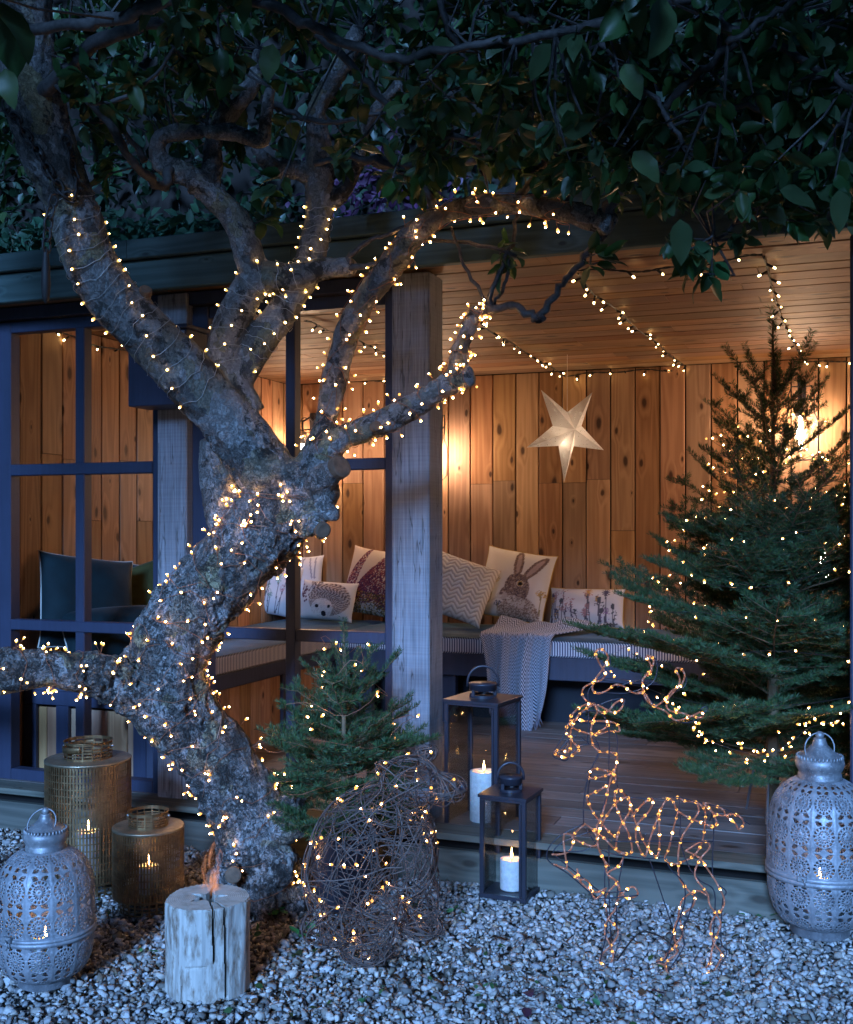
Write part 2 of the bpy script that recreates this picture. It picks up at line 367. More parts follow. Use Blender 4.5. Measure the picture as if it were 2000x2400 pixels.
# ---------------------------------------------------------------- benches
M['undershade'] = paint('underbench_shade', (.008, .009, .014), .7, .2)  # near-black tone that paints the shade under the back bench
XBF, YBF, BT = -3.15, 6.64, .756
def stripes(name):
    g = G(name); co = g.n('SeparateXYZ', {0: g.obj()}); s = g.math('ADD', co.outputs[0], co.outputs[1])
    w = g.math('FRACT', g.math('MULTIPLY', s, 62.)); f = g.rng(w, .44, .56, 0, 1)
    n1 = g.noise(g.obj(), 300., 2.)
    return g.pbr(g.mix(f, (.62, .60, .60, 1), (.07, .075, .13, 1)), .9, g.bump(n1, .3, .002), spec=.1)
M['ticking'] = stripes('striped_ticking')
def velvet(name, col, sheen=.12):
    g = G(name); n1 = g.noise(g.obj(), 14., 4.); n2 = g.noise(g.obj(), 420., 2.)
    cc = g.ramp(n1, [(.3, [x*.75 for x in col]), (.75, [x*1.3 for x in col])])
    return g.pbr(cc, .75, g.bump(n2, .3, .002), spec=.2, **{'Sheen Weight': sheen, 'Sheen Roughness': .4})
M['teal'] = velvet('teal_velvet', (.010, .055, .090)); M['tealdark'] = velvet('dark_teal_velvet', (.003, .013, .016)); M['olive'] = velvet('olive_velvet', (.055, .058, .018))
bz0 = BT-.115                       # top of the timber
def cushion(parent, lo, hi):
    c = ((lo[0]+hi[0])/2, (lo[1]+hi[1])/2, (lo[2]+hi[2])/2)
    MB().box(lo, (hi[0], hi[1], hi[2]-.016), bev=.010).build('striped_cushion', M['ticking'], parent, origin=c)
    n = 26; vs = []; fs = []; mb = MB()
    nx = max(6, int((hi[0]-lo[0])/.05)); ny = max(6, int((hi[1]-lo[1])/.05)); q = random.Random(4)
    for j in range(ny+1):
        for i in range(nx+1):
            x = lo[0]+(hi[0]-lo[0])*i/nx; y = lo[1]-.004+(hi[1]-lo[1]+.004)*j/ny
            e = (i in (0, nx)) or (j in (0, ny))
            vs.append((x, y, hi[2]+(-.014 if e else .006*mnoise.noise((x*6, y*6, 1.3)))))
    fs = [(j*(nx+1)+i, j*(nx+1)+i+1, (j+1)*(nx+1)+i+1, (j+1)*(nx+1)+i) for j in range(ny) for i in range(nx)]
    mb.add(vs, fs).build('seat_mat', M['teal'], parent, True)
bb = thing('bench', ((XBF+XR)/2, (YBF+YB)/2, DECK), 'long slate blue bench against the back wall with striped ticking cushion and hanging throw', 'bench', 'built-in benches')
MB().box((XBF+.004, YBF, bz0-.14), (XR-.01, YBF+.04, bz0), bev=.004).build('front_rail', M['bench'], bb)
MB().box((XBF+.004, YBF+.041, bz0-.03), (XR-.01, YB-.03, bz0)).build('seat_board', M['bench'], bb)
for x in (-3.0, -2.42, -.9): MB().box((x, YBF+.045, DECK+.001), (x+.09, YBF+.10, bz0-.031), bev=.003).build('leg', M['bench'], bb)
MB().box((XBF+.01, YBF+.30, DECK+.001), (XR-.02, YBF+.33, bz0-.031)).build('shade_panel', M['undershade'], bb)  # added dark panel, stands in for the deep shade below the seat
cushion(bb, (XBF+.008, YBF-.004, bz0+.001), (XR-.012, YB-.03, BT))
lb = thing('bench', ((XL+XBF)/2, 5.6, DECK), 'slate blue bench along the left wall with natural plank panels, seen through the window', 'bench', 'built-in benches')
MB().box((XBF-.04, 4.60, bz0-.085), (XBF, YB-.03, bz0), bev=.004).build('front_rail', M['bench'], lb)
MB().box((XL+.02, 4.60, bz0-.03), (XBF-.041, YB-.03, bz0-.001)).build('seat_board', M['bench'], lb)
pys = [4.60, 5.15, 5.93, 6.58]
for y in pys: MB().box((XBF-.045, y, DECK+.001), (XBF-.003, y+.07, bz0-.086), bev=.003).build('stile', M['bench'], lb)
for a, b in zip(pys[:-1], pys[1:]):
    n = max(2, round((b-a-.07)/.118)); w = (b-a-.07)/n
    for i in range(n):
        o = put('panel_plank', plank_mesh(w-.003, bz0-.086-DECK-.002, .016, M['plank'], 'plank'), lb, (XBF-.022, a+.07+w*(i+.5), (bz0-.086+DECK)/2)); o.rotation_euler = (0, 0, math.pi/2)
n = 6; w = (XBF-.05-XL-.02)/n
for i in range(n): put('panel_plank', plank_mesh(w-.003, bz0-.12-DECK, .016, M['plank'], 'plank'), lb, (XL+.02+w*(i+.5), 4.625, (bz0-.12+DECK)/2))
for x in (XL+.02, XL+.22, XBF-.12): MB().box((x, 4.598, DECK+.001), (x+.075, 4.622, bz0-.105), bev=.003).build('stile', M['blue'], lb)
MB().box((XL+.02, 4.596, bz0-.104), (XBF-.042, 4.624, bz0-.032), bev=.003).build('end_rail', M['blue'], lb)
cushion(lb, (XL+.02, 4.60, bz0+.001), (XBF+.004, YB-.03, BT))
# ---------------------------------------------------------------- wall lamps
def sconce(c, rot, label):
    """c: point on the wall surface at lamp centre; the lamp hangs in front of it"""
    t = thing('wall_lamp', c, label, 'wall lamp', 'caged wall lamps'); t.rotation_euler = (0, 0, 0)
    rm = Matrix.Rotation(rot, 3, 'Z')
    def P(x, y, z): return tuple(Vector(c)+rm @ Vector((x, -y, z)))
    def bld(mb, nm, mt, sm=False): return mb.build(nm, mt, t, sm)
    m = MB(); m.box((-.025, -.018, .10), (.025, -.001, .34), bev=.003); m.v = [tuple(Vector(c)+rm @ Vector(p)) for p in m.v]; bld(m, 'backplate', M['black'])
    bld(MB().tube([P(0, .01, .28), P(0, .07, .30), P(0, .18, .26), P(0, .18, .19)], .008, 8), 'arm', M['black'], True)
    bld(MB().lathe([(.006, .19), (.03, .185), (.036, .16), (.036, .10), (.03, .095)], P(0, .18, 0), 20), 'lamp_holder', M['steel'], True)
    for s in (-1, 1):
        bld(MB().tube([P(.02*s, .03, .30), P(.06*s, .06, .30), P(.078*s, .10, .24), P(.078*s, .12, .13), P(.10*s, .12, .07), P(.10*s, 0.12, -.13), P(.06*s, 0.12, -.17), P(0, 0.12, -.175)], .0045, 6), 'cage_wire', M['black'], True)
    bld(MB().tube([P(-.10, .18, .20), P(.10, .18, .20)], .005, 6), 'cross_bar', M['black'], True)
    bld(MB().lathe([(.03, .094), (.055, .06), (.06, 0), (.055, -.09), (.04, -.12), (.001, -.125)], P(0, .18, 0), 20, caps=False), 'glass_jar', M['glass'], True)
    bld(MB().lathe([(.001, -.055), (.016, -.048), (.026, -.03), (.026, -.01), (.014, .03), (.012, .09)], P(0, .18, 0), 16), 'bulb', M['bulb'], True)
    return t
g = G('thin_glass'); fr = g.n('Fresnel', {0: 1.45})
M['glass'] = g.shader(g.n('MixShader', {0: g.math('MULTIPLY', fr.outputs[0], .8), 1: g.n('BsdfTransparent', {0: (.96, .97, .97, 1)}).outputs[0], 2: g.n('BsdfGlossy', {0: (1, 1, 1, 1), 1: .03}).outputs[0]}).outputs[0])
M['steel'] = simple('brushed_steel', (.45, .45, .47), .35, .9)
sconce((at_Y(1030, 1000, YB-.003).x, YB-.003, 1.93), 0, 'caged wall lamp half hidden behind the oak post')
sconce((at_Y(1880, 1000, YB-.003).x, YB-.003, 2.03), 0, 'caged wall lamp glowing behind the top of the tall fir')
sconce((at_Y(735, 1000, YB-.003).x, YB-.003, 1.95), 0, 'added unseen wall lamp behind the apple tree fork, evening out the interior light')  # added lamp, hidden by the fork, to light the interior evenly
sconce((XR-.003, 6.0, 1.22), -math.pi/2, 'caged wall lamp on the right wall behind the fir branches')
# ---------------------------------------------------------------- gravel
import bmesh
def stone_variants(k, seed):
    q = np.random.default_rng(seed); out = []
    for i in range(k):
        p = q.normal(size=(11, 3)); p /= np.linalg.norm(p, axis=1)[:, None]; p *= q.uniform(.82, 1.08, (11, 1))
        p *= np.array([1., q.uniform(.62, .95), q.uniform(.45, .75)])
        bm = bmesh.new(); [bm.verts.new(x) for x in p]; bmesh.ops.convex_hull(bm, input=bm.verts)
        for v in [v for v in bm.verts if not v.link_faces]: bm.verts.remove(v)
        bmesh.ops.triangulate(bm, faces=bm.faces); bm.verts.index_update()
        out.append((np.array([v.co[:] for v in bm.verts]), np.array([[v.index for v in f.verts] for f in bm.faces]))); bm.free()
    return out
def rand_rot(q, n):
    a = q.normal(size=(n, 4)); a /= np.linalg.norm(a, axis=1)[:, None]; w, x, y, z = a.T
    return np.stack([1-2*(y*y+z*z), 2*(x*y-z*w), 2*(x*z+y*w), 2*(x*y+z*w), 1-2*(x*x+z*z), 2*(y*z-x*w), 2*(x*z-y*w), 2*(y*z+x*w), 1-2*(x*x+y*y)], 1).reshape(n, 3, 3)
def gravel():
    q = np.random.default_rng(5); N = 77000
    d = np.sqrt(q.uniform(2.6**2, 5.6**2, N)); px = q.uniform(-600, 2400, N); l = (px-CX)/F*d
    X = l*CS-d*SN; Y = l*SN+d*CS; k = Y < 4.262; X, Y = X[k], Y[k]; n = len(X)
    r = np.clip(np.exp(q.normal(math.log(.0130), .36, n)), .006, .030)
    Z = q.uniform(-.022, .006, n) + .010*np.sin(X*3.1+1)*np.sin(Y*2.7) - .006
    near = Y > 4.18; Z[near] += .008
    base = q.uniform(.12, .60, n); warm = q.uniform(-.01, .13, n)
    col = np.stack([base*(1+warm), base, base*(1-warm*1.2)], 1)
    pat = np.sin(X*4.3+2*np.sin(Y*3))*np.sin(Y*5.1+1.3*np.sin(X*2.2)); dk = (q.uniform(0, 1, n) < .04+.10*(pat > .45)); col[dk] *= np.array([.34, .33, .28])
    rust = q.uniform(0, 1, n) < .02; col[rust] *= np.array([.85, .66, .48])
    var = stone_variants(30, 9); idx = q.integers(0, 30, n); RM = rand_rot(q, n)
    # flatten tilt: bias stones to lie down
    VV, FF, CC = [], [], []; b = 0
    for i in range(30):
        s = np.where(idx == i)[0]; v, f = var[i]
        w = np.einsum('nij,kj->nki', RM[s], v)*r[s][:, None, None]; w[:, :, 2] *= .8
        w += np.stack([X[s], Y[s], Z[s]], 1)[:, None, :]
        VV.append(w.reshape(-1, 3)); FF.append((f[None]+(np.arange(len(s))*len(v))[:, None, None]+b).reshape(-1, 3)); CC.append(np.repeat(col[s], len(v), 0)); b += len(s)*len(v)
    g = G('limestone_chippings'); c = g.attr(); co = g.obj()
    n1 = g.noise(co, 160., 3.); n2 = g.noise(co, 38., 3.)
    c = g.mix(g.math('MULTIPLY', g.rng(n1, .35, .7), .45), c, (.16, .155, .14, 1)); c = g.mix(g.rng(n2, .60, .75, 0, .5), c, (.15, .16, .09, 1))
    mt = g.pbr(c, .8, g.bump(n1, .5, .004), spec=.25)
    o = put('gravel', npmesh('gravel', np.vstack(VV), np.vstack(FF), mt, False, np.vstack(CC)))
    tag(o, 'pale angular limestone gravel covering the ground in front of the shelter', 'gravel', kind='stuff')
gravel()
# ---------------------------------------------------------------- leaves
def leaf_mat(name, col, back, rough=.42, trans=.25):
    g = G(name); co = g.obj(); ge = g.n('NewGeometry'); c = g.attr()
    cc = g.mix(1., c4(col), c, 'MULTIPLY'); cb = g.mix(1., c4(back), c, 'MULTIPLY')
    cc = g.mix(ge.outputs['Backfacing'], cc, cb)
    b = g.n('BsdfPrincipled', {'Base Color': cc, 'Roughness': rough, 'Specular IOR Level': .35})
    t = g.n('BsdfTranslucent', {0: cc})
    return g.shader(g.n('MixShader', {0: trans, 1: b.outputs[0], 2: t.outputs[0]}).outputs[0])
def leaf_shape(seed=0, wide=.36, n=6, k=1):
    """ovate leaf along +x with a drooping tip, folded a little on its midrib; 2k+1 points across"""
    q = random.Random(seed); v = []; f = []; m = 2*k+1
    cur = q.uniform(.08, .34); fold = q.uniform(.10, .35); tw = q.uniform(-.35, .35)
    for i in range(n+1):
        t = i/n; w = wide*(math.sin(math.pi*t**.78)**.72)*(1-.12*t)*(1+.05*math.sin(i*2.6+seed)) if 0 < i < n else .010
        z0 = -cur*t*t + .03*math.sin(t*6+seed)
        for j in range(m):
            s = (j-k)/k; y = w*s; z = z0+fold*w*abs(s)**1.3+tw*y*t+.02*math.sin(t*11+s*3+seed)*abs(s); v.append((t, y, z))
    for i in range(n):
        for j in range(m-1): a = i*m+j; f.append((a, a+1, a+m+1, a+m))
    return np.array(v), np.array(f)
LEAVES = [leaf_shape(i, w, 7, 2) for i, w in ((1, .31), (2, .27), (3, .34), (4, .30))]
LOW = [leaf_shape(i, w, 3) for i, w in ((1, .34), (2, .30), (3, .38))]
def basis(dirs, ups):
    x = dirs/np.linalg.norm(dirs, axis=1)[:, None]; y = np.cross(ups, x); y /= (np.linalg.norm(y, axis=1)[:, None]+1e-9); z = np.cross(x, y)
    return np.stack([x, y, z], 2)
def merge(shapes, pos, rot, sc_, col, pick):
    VV, FF, CC = [], [], []; b = 0
    for i, (v, f) in enumerate(shapes):
        s = np.where(pick == i)[0]
        if not len(s): continue
        w = np.einsum('nij,kj->nki', rot[s], v)*sc_[s][:, None, None]+pos[s][:, None, :]
        VV.append(w.reshape(-1, 3)); FF.append((f[None]+(np.arange(len(s))*len(v))[:, None, None]+b).reshape(-1, f.shape[1])); CC.append(np.repeat(col[s], len(v), 0)); b += len(s)*len(v)
    return np.vstack(VV), np.vstack(FF), np.vstack(CC)
M['leaf'] = leaf_mat('apple_leaf', (.034, .092, .026), (.06, .11, .05))
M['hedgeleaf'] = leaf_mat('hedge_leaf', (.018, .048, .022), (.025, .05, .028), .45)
M['ivyleaf'] = leaf_mat('roof_plant_leaf', (.10, .27, .16), (.11, .26, .16), .4)
M['purpleleaf'] = leaf_mat('purple_leaf', (.10, .035, .09), (.09, .04, .08), .5)
M['needle'] = leaf_mat('fir_needle', (.040, .092, .026), (.055, .10, .045), .6, .10)
M['plantleaf'] = leaf_mat('weed_leaf', (.05, .22, .06), (.07, .2, .08), .4)
# ---------------------------------------------------------------- apple tree
def bark(name):
    g = G(name); co = g.obj()
    def warp(sc, am): return g.n('VectorMath', {0: co, 1: g.n('VectorMath', {0: g.n('TexNoise', {'Vector': co, 'Scale': sc, 'Detail': 4.}).outputs['Color'], 1: (am, am, am)}, operation='MULTIPLY').outputs[0]}, operation='ADD').outputs[0]
    w = warp(9., .22); w2 = warp(30., .085)
    cell = g.n('SeparateColor', {0: g.n('TexVoronoi', {'Vector': g.mapv(w, (1, 1, .7)), 'Scale': 13., 'Randomness': 1.}).outputs['Color']}).outputs[0]
    cell2 = g.n('SeparateColor', {0: g.n('TexVoronoi', {'Vector': g.mapv(w2, (1, 1, .6)), 'Scale': 34., 'Randomness': 1.}).outputs['Color']}).outputs[1]
    ed = g.vor(g.mapv(w2, (1, 1, .6)), 34., 'DISTANCE_TO_EDGE'); crack = g.rng(ed, .0, .05, 1, 0)
    fine = g.noise(co, 110., 4., .65); mid = g.noise(w2, 20., 4., .62)
    rb = g.n('SeparateColor', {0: g.n('Attribute', attribute_name='Col').outputs['Color']}).outputs[0]
    col = g.ramp(cell, [(.0, (.28, .27, .26)), (.30, (.35, .335, .32)), (.50, (.24, .22, .20)), (.66, (.29, .25, .14)), (.78, (.20, .185, .165)), (.90, (.13, .12, .11))])
    col = g.mix(g.math('MULTIPLY', g.rng(cell2, .60, .66), g.math('MULTIPLY', rb, .55)), col, (.10, .09, .08, 1))
    col = g.mix(g.rng(fine, .38, .72, .0, .45), col, (.085, .08, .075, 1))
    wz = g.mapv(w2, (1, 1, .45)); l1 = g.math('ABSOLUTE', g.math('SUBTRACT', g.noise(wz, 30., 3., .6), .5)); l2 = g.math('ABSOLUTE', g.math('SUBTRACT', g.noise(g.mapv(wz, (1, 1, 1), (5, 3, 2)), 62., 2., .6), .5))
    rid = g.math('MAXIMUM', g.rng(l1, .0, .035, 1, 0), g.math('MULTIPLY', g.rng(l2, .0, .04, 1, 0), .7)); col = g.mix(g.math('MULTIPLY', rid, g.rng(rb, .3, 1., .25, .85)), col, (.028, .025, .022, 1))
    col = g.mix(g.rng(mid, .60, .70, 0, .55), col, (.36, .345, .32, 1))
    blk = g.rng(g.noise(w, 9., 6., .74), .53, .60, 0, .9); col = g.mix(blk, col, (.035, .032, .028, 1))
    col = g.mix(g.math('MULTIPLY', g.math('MULTIPLY', crack, rb), .15), col, (.03, .027, .024, 1))
    h = g.math('ADD', g.math('MULTIPLY', fine, .25), g.math('ADD', g.math('MULTIPLY', g.math('MULTIPLY', cell2, rb), .8), g.math('ADD', g.math('MULTIPLY', mid, .5), g.math('MULTIPLY', cell, .5))))
    h = g.math('SUBTRACT', h, g.math('MULTIPLY', rid, g.math('MULTIPLY', rb, .9)))
    return g.pbr(col, .8, g.bump(h, .9, .016), spec=.22)
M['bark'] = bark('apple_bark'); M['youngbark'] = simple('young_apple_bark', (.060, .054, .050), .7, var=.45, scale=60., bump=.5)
M['cutwood'] = simple('cut_wood', (.11, .07, .045), .85, var=.4, scale=30.)
# limbs traced in the 1750-px view of the photograph: (x, y, radius, depth)
LIMBS = {
 'trunk': [(532, 1855, 92, 4.24), (528, 1800, 80, 4.25), (516, 1700, 74, 4.24), (478, 1610, 70, 4.22), (420, 1520, 74, 4.20), (362, 1440, 82, 4.18), (348, 1360, 78, 4.16), (372, 1280, 80, 4.16), (430, 1200, 82, 4.17), (510, 1120, 84, 4.19), (575, 1040, 80, 4.19), (590, 985, 62, 4.18)],
 'limbA': [(575, 1030, 70, 4.18), (530, 945, 64, 4.12), (460, 855, 58, 4.07), (380, 765, 57, 4.02), (300, 685, 56, 3.97), (228, 605, 56, 3.92), (180, 520, 54, 3.87), (150, 430, 54, 3.82), (105, 320, 60, 3.78), (70, 190, 60, 3.72), (52, 60, 58, 3.66), (48, -80, 56, 3.6)],
 'limbBack': [(500, 1110, 70, 4.26), (462, 1030, 42, 4.28), (440, 960, 34, 4.28), (436, 900, 26, 4.26)],
 'limbB1': [(505, 855, 46, 4.14), (478, 790, 40, 4.13), (462, 715, 36, 4.12), (490, 630, 36, 4.11), (528, 575, 38, 4.10), (600, 568, 30, 4.08), (660, 552, 24, 4.06), (716, 545, 20, 4.04)],
 'limbB1a': [(528, 580, 38, 4.10), (512, 530, 32, 4.09), (494, 470, 30, 4.07), (452, 415, 27, 4.04), (392, 365, 25, 4.0), (335, 335, 22, 3.97), (322, 300, 19, 3.95), (345, 275, 17, 3.93), (410, 270, 16, 3.9), (480, 272, 15, 3.87), (535, 290, 14, 3.85), (545, 240, 14, 3.82), (555, 180, 12, 3.8)],
 'limbB1c': [(432, 400, 22, 4.04), (436, 340, 21, 4.04), (440, 280, 20, 4.02), (480, 215, 22, 4.0), (520, 170, 17, 3.97), (530, 100, 12, 3.95)],
 'limbB2': [(480, 800, 34, 4.15), (520, 725, 32, 4.14), (578, 640, 33, 4.14), (625, 560, 30, 4.13), (648, 470, 30, 4.1), (655, 390, 30, 4.06), (655, 300, 28, 4.02), (650, 225, 24, 3.98), (690, 150, 20, 3.95), (740, 60, 16, 3.92)],
 'limbB3': [(655, 370, 26, 4.06), (610, 350, 20, 4.04), (560, 345, 16, 4.02), (520, 300, 11, 4.0)],
 'limbB4': [(660, 430, 20, 4.08), (710, 385, 15, 4.06), (735, 330, 13, 4.05), (755, 250, 11, 4.03), (820, 170, 9, 4.0)],
 'limbC': [(610, 1010, 50, 4.17), (645, 945, 38, 4.14), (668, 870, 25, 4.1), (690, 760, 25, 4.06), (728, 650, 26, 4.0), (790, 560, 25, 3.93), (858, 475, 25, 3.86), (930, 432, 22, 3.8), (1040, 418, 22, 3.73), (1150, 432, 24, 3.66), (1225, 452, 27, 3.62), (1258, 462, 26, 3.6)],
 'limbD': [(640, 960, 34, 4.13), (690, 905, 28, 4.08), (760, 878, 26, 4.03), (850, 832, 25, 3.97), (918, 790, 23, 3.93), (968, 770, 19, 3.9)],
 'limbD2': [(935, 780, 18, 3.92), (944, 715, 16, 3.9), (975, 645, 14, 3.87), (1003, 633, 11, 3.85)],
 'limbL': [(372, 1480, 74, 4.17), (300, 1440, 56, 4.12), (225, 1398, 44, 4.06), (110, 1376, 42, 3.98), (0, 1372, 42, 3.92), (-130, 1360, 40, 3.85)],
 'stub1': [(640, 1000, 34, 4.1), (672, 975, 28, 4.04), (697, 958, 25, 4.0)],
 'stub2': [(618, 1060, 34, 4.12), (645, 1078, 22, 4.06), (660, 1086, 19, 4.02)],
 'stub3': [(640, 1040, 34, 4.15), (670, 1052, 20, 4.1), (690, 1054, 15, 4.08)],
 'stub4': [(290, 640, 34, 3.95), (296, 612, 15, 3.92), (299, 598, 14, 3.9)],
 'stub5': [(745, 885, 22, 4.02), (765, 880, 15, 3.97), (770, 876, 13, 3.95)],
}
KNOBS = [(385, 1205, 48, 4.13), (345, 1225, 34, 4.12), (585, 1690, 42, 4.18), (598, 1660, 30, 4.2), (560, 1770, 55, 4.2), (480, 1830, 60, 4.2), (600, 1850, 46, 4.25), (280, 1350, 22, 4.1), (478, 1795, 24, 4.1),
         (600, 990, 50, 4.12), (570, 1070, 55, 4.14), (660, 1010, 34, 4.1), (560, 575, 26, 4.07), (715, 548, 22, 4.04)]
def limb_curve(name, n=8):
    L = LIMBS[name]; P = spline(L, n); return [v8(x, y, d) for x, y, r, d in P], [max(r, 3)*8/7*d/F for x, y, r, d in P]
TREE = thing('apple_tree', tuple(v8(530, 1830, 4.24)*1.0), 'gnarled old apple tree leaning across the front of the shelter, wrapped in fairy lights', 'tree')
TREE.location.z = 0
def make_tree():
    m = MB()
    for k in LIMBS:
        p, r = limb_curve(k); m.tube(p, r, 14)
    for x, y, r, d in KNOBS: m.sphere(tuple(v8(x, y, d)), r*8/7*d/F, n=14, k=10)
    # roots spreading into the gravel
    b = v8(530, 1830, 4.24)
    for a in (2.6, 3.6, 4.6, 5.5, .4):
        m.tube([(b.x, b.y, .16), (b.x+.11*math.cos(a), b.y+.11*math.sin(a), .05), (b.x+.19*math.cos(a), b.y+.19*math.sin(a), -.04)], [.09, .06, .03], 10)
    tmp = put('tmp', m.mesh('tmp', M['bark']))
    md = tmp.modifiers.new('r', 'REMESH'); md.mode = 'VOXEL'; md.voxel_size = .0075
    ms = tmp.modifiers.new('s', 'SMOOTH'); ms.factor = .5; ms.iterations = 4
    dg = bpy.context.evaluated_depsgraph_get(); me = bpy.data.meshes.new_from_object(tmp.evaluated_get(dg)); bpy.data.objects.remove(tmp)
    n = len(me.vertices); co = np.empty(n*3, np.float32); no = np.empty(n*3, np.float32)
    me.vertices.foreach_get('co', co); me.vertices.foreach_get('normal', no); co = co.reshape(-1, 3).astype(float); no = no.reshape(-1, 3)
    rgh = np.clip((2.15-co[:, 2])/.8, .34, 1.0); disp = np.empty(n); nz = mnoise.noise; cl = mnoise.cell
    for i in range(n):
        x, y, z = co[i]; wx = x+.05*nz((x*9, y*9, z*9)); wz = z+.07*nz((x*8+9, y*8, z*8))
        v1 = cl((wx*15, (y+.05*nz((x*8, y*8+4, z*8)))*15, wz*10)); v2 = cl((wx*38+7, y*38, wz*24+3))
        pl = min(max((nz((x*5+3, y*5, z*4+7))+.12)*3.5, 0), 1)
        disp[i] = rgh[i]*(.026*nz((x*6, y*6, z*4.5))+.010*nz((x*17, y*17, z*13))+.012*(v1-.5)*(.3+.7*pl)+.009*(v2-.5)*pl+.017*min(abs(nz((wx*26, y*26, wz*12)))*2, .5)*(.25+.75*pl))+.004*nz((x*60, y*60, z*48))*rgh[i]
    co += no*disp[:, None]
    base = np.array(TREE.location); me.vertices.foreach_set('co', (co-base).astype(np.float32).ravel())
    a = me.color_attributes.new('Col', 'FLOAT_COLOR', 'POINT'); a.data.foreach_set('color', np.concatenate([np.repeat(rgh[:, None], 3, 1), np.ones((n, 1))], 1).astype(np.float32).ravel())
    me.polygons.foreach_set('use_smooth', [True]*len(me.polygons)); me.materials.clear(); me.materials.append(M['bark']); me.update()
    o = put('trunk', me, TREE); return co
TREECO = make_tree()
# sawn ends of old branches
for x, y, r, d, x2, y2, d2 in ((699, 956, 25, 3.985, 672, 975, 4.04), (663, 1088, 17, 4.0, 645, 1078, 4.06), (478, 1795, 17, 4.035, 485, 1790, 4.1), (773, 874, 11, 3.935, 755, 882, 3.99), (299, 594, 13, 3.895, 296, 612, 3.92)):
    p, b = v8(x, y, d), v8(x2, y2, d2); t = (p-b).normalized(); rr = r*8/7*d/F
    MB().tube([p-t*.02, p+t*.002, p+t*.006], [rr, rr, rr*.80], 18).build('sawn_end', M['cutwood'], TREE)
# thinner branches (1750-px view): x, y, radius, depth
BR = [
 [(60, 215, 20, 3.7), (130, 150, 16, 3.6), (210, 80, 15, 3.5), (330, 45, 13, 3.4), (470, 10, 10, 3.3)],
 [(0, 62, 10, 3.2), (120, 52, 12, 3.15), (220, 40, 14, 3.1), (330, 5, 13, 3.0), (400, -40, 12, 2.95)],
 [(455, -10, 12, 3.3), (560, 15, 11, 3.25), (650, 60, 11, 3.2), (740, 100, 10, 3.15), (830, 120, 9, 3.1), (930, 95, 8, 3.05), (1090, 80, 9, 3.0), (1200, 55, 11, 3.0), (1300, 15, 12, 3.0), (1420, 0, 12, 3.0)],
 [(1240, 455, 14, 3.62), (1260, 400, 12, 3.55), (1300, 350, 11, 3.5), (1330, 250, 10, 3.4), (1420, 170, 9, 3.3), (1480, 110, 8, 3.2), (1600, 30, 7, 3.1)],
 [(1158, 425, 13, 3.66), (1150, 350, 11, 3.62), (1130, 260, 10, 3.58), (1120, 190, 9, 3.5), (1150, 110, 8, 3.45), (1190, 40, 7, 3.4)],
 [(1060, 415, 9, 3.72), (1105, 350, 8, 3.7), (1140, 300, 7, 3.66), (1200, 210, 6, 3.6), (1270, 120, 5, 3.5)],
 [(895, 435, 10, 3.82), (860, 380, 9, 3.82), (800, 340, 8, 3.82), (720, 320, 7, 3.82), (640, 335, 6, 3.85)],
 [(740, 330, 9, 3.9), (850, 340, 8, 3.85), (960, 330, 8, 3.8), (1060, 300, 7, 3.75), (1190, 300, 6, 3.7), (1320, 320, 5, 3.6)],
 [(640, 60, 8, 3.4), (720, 130, 8, 3.4), (780, 200, 7, 3.4), (860, 265, 7, 3.45), (980, 290, 6, 3.5)],
 [(1420, 0, 11, 3.0), (1500, 60, 10, 3.0), (1580, 90, 9, 3.0), (1640, 120, 9, 2.95), (1760, 190, 8, 2.9)],
 [(1490, 90, 8, 2.9), (1560, 45, 7, 2.85), (1640, -10, 7, 2.8)],
 [(1230, 90, 7, 3.2), (1300, 150, 6, 3.2), (1370, 240, 6, 3.2), (1400, 300, 5, 3.2)],
 [(130, 150, 9, 3.65), (220, 250, 9, 3.7), (270, 330, 9, 3.75), (330, 380, 10, 3.9), (350, 345, 10, 3.95)],
 [(120, 180, 5, 3.6), (200, 215, 5, 3.55), (270, 190, 5, 3.5), (320, 150, 4, 3.5), (370, 90, 4, 3.45)],
 [(715, 545, 9, 4.02), (725, 520, 6, 4.0), (770, 488, 5, 3.98), (850, 460, 5, 3.9)],
 [(716, 549, 7, 4.02), (790, 535, 5, 3.98), (860, 490, 4, 3.92), (960, 500, 4, 3.85), (1060, 525, 4, 3.8)],
 [(1003, 633, 10, 3.85), (1060, 630, 8, 3.8), (1105, 655, 9, 3.77), (1112, 640, 8, 3.76), (1150, 590, 7, 3.72), (1185, 545, 7, 3.68), (1220, 500, 8, 3.65), (1245, 465, 9, 3.62)],
 [(1005, 630, 6, 3.85), (1015, 580, 5, 3.82), (1050, 500, 4, 3.8), (1060, 430, 4, 3.75)],
 [(1013, 626, 4, 3.85), (1035, 575, 3.5, 3.82), (1050, 530, 3, 3.8)],
 [(1010, 640, 4, 3.85), (960, 560, 3.5, 3.86), (930, 470, 3, 3.84)],
 [(1040, 30, 8, 3.5), (1130, 60, 7, 3.5), (1240, 130, 7, 3.45), (1330, 230, 6, 3.4), (1350, 330, 5, 3.35)],
 [(1750, 260, 9, 3.1), (1640, 240, 7, 3.1), (1530, 220, 6, 3.1), (1450, 215, 5, 3.1)],
 [(1750, 400, 8, 3.3), (1660, 400, 6, 3.3), (1560, 420, 5, 3.25), (1470, 490, 4, 3.2)],
 [(540, 200, 7, 3.9), (620, 240, 6, 3.9), (700, 250, 5, 3.85), (800, 230, 4, 3.8)],
 [(900, 0, 7, 3.7), (930, 80, 6, 3.7), (990, 160, 6, 3.7), (1080, 200, 5, 3.65)],
 [(300, 330, 7, 3.9), (240, 260, 5, 3.85), (170, 200, 4, 3.8), (130, 120, 4, 3.75)],
]
BRP = []
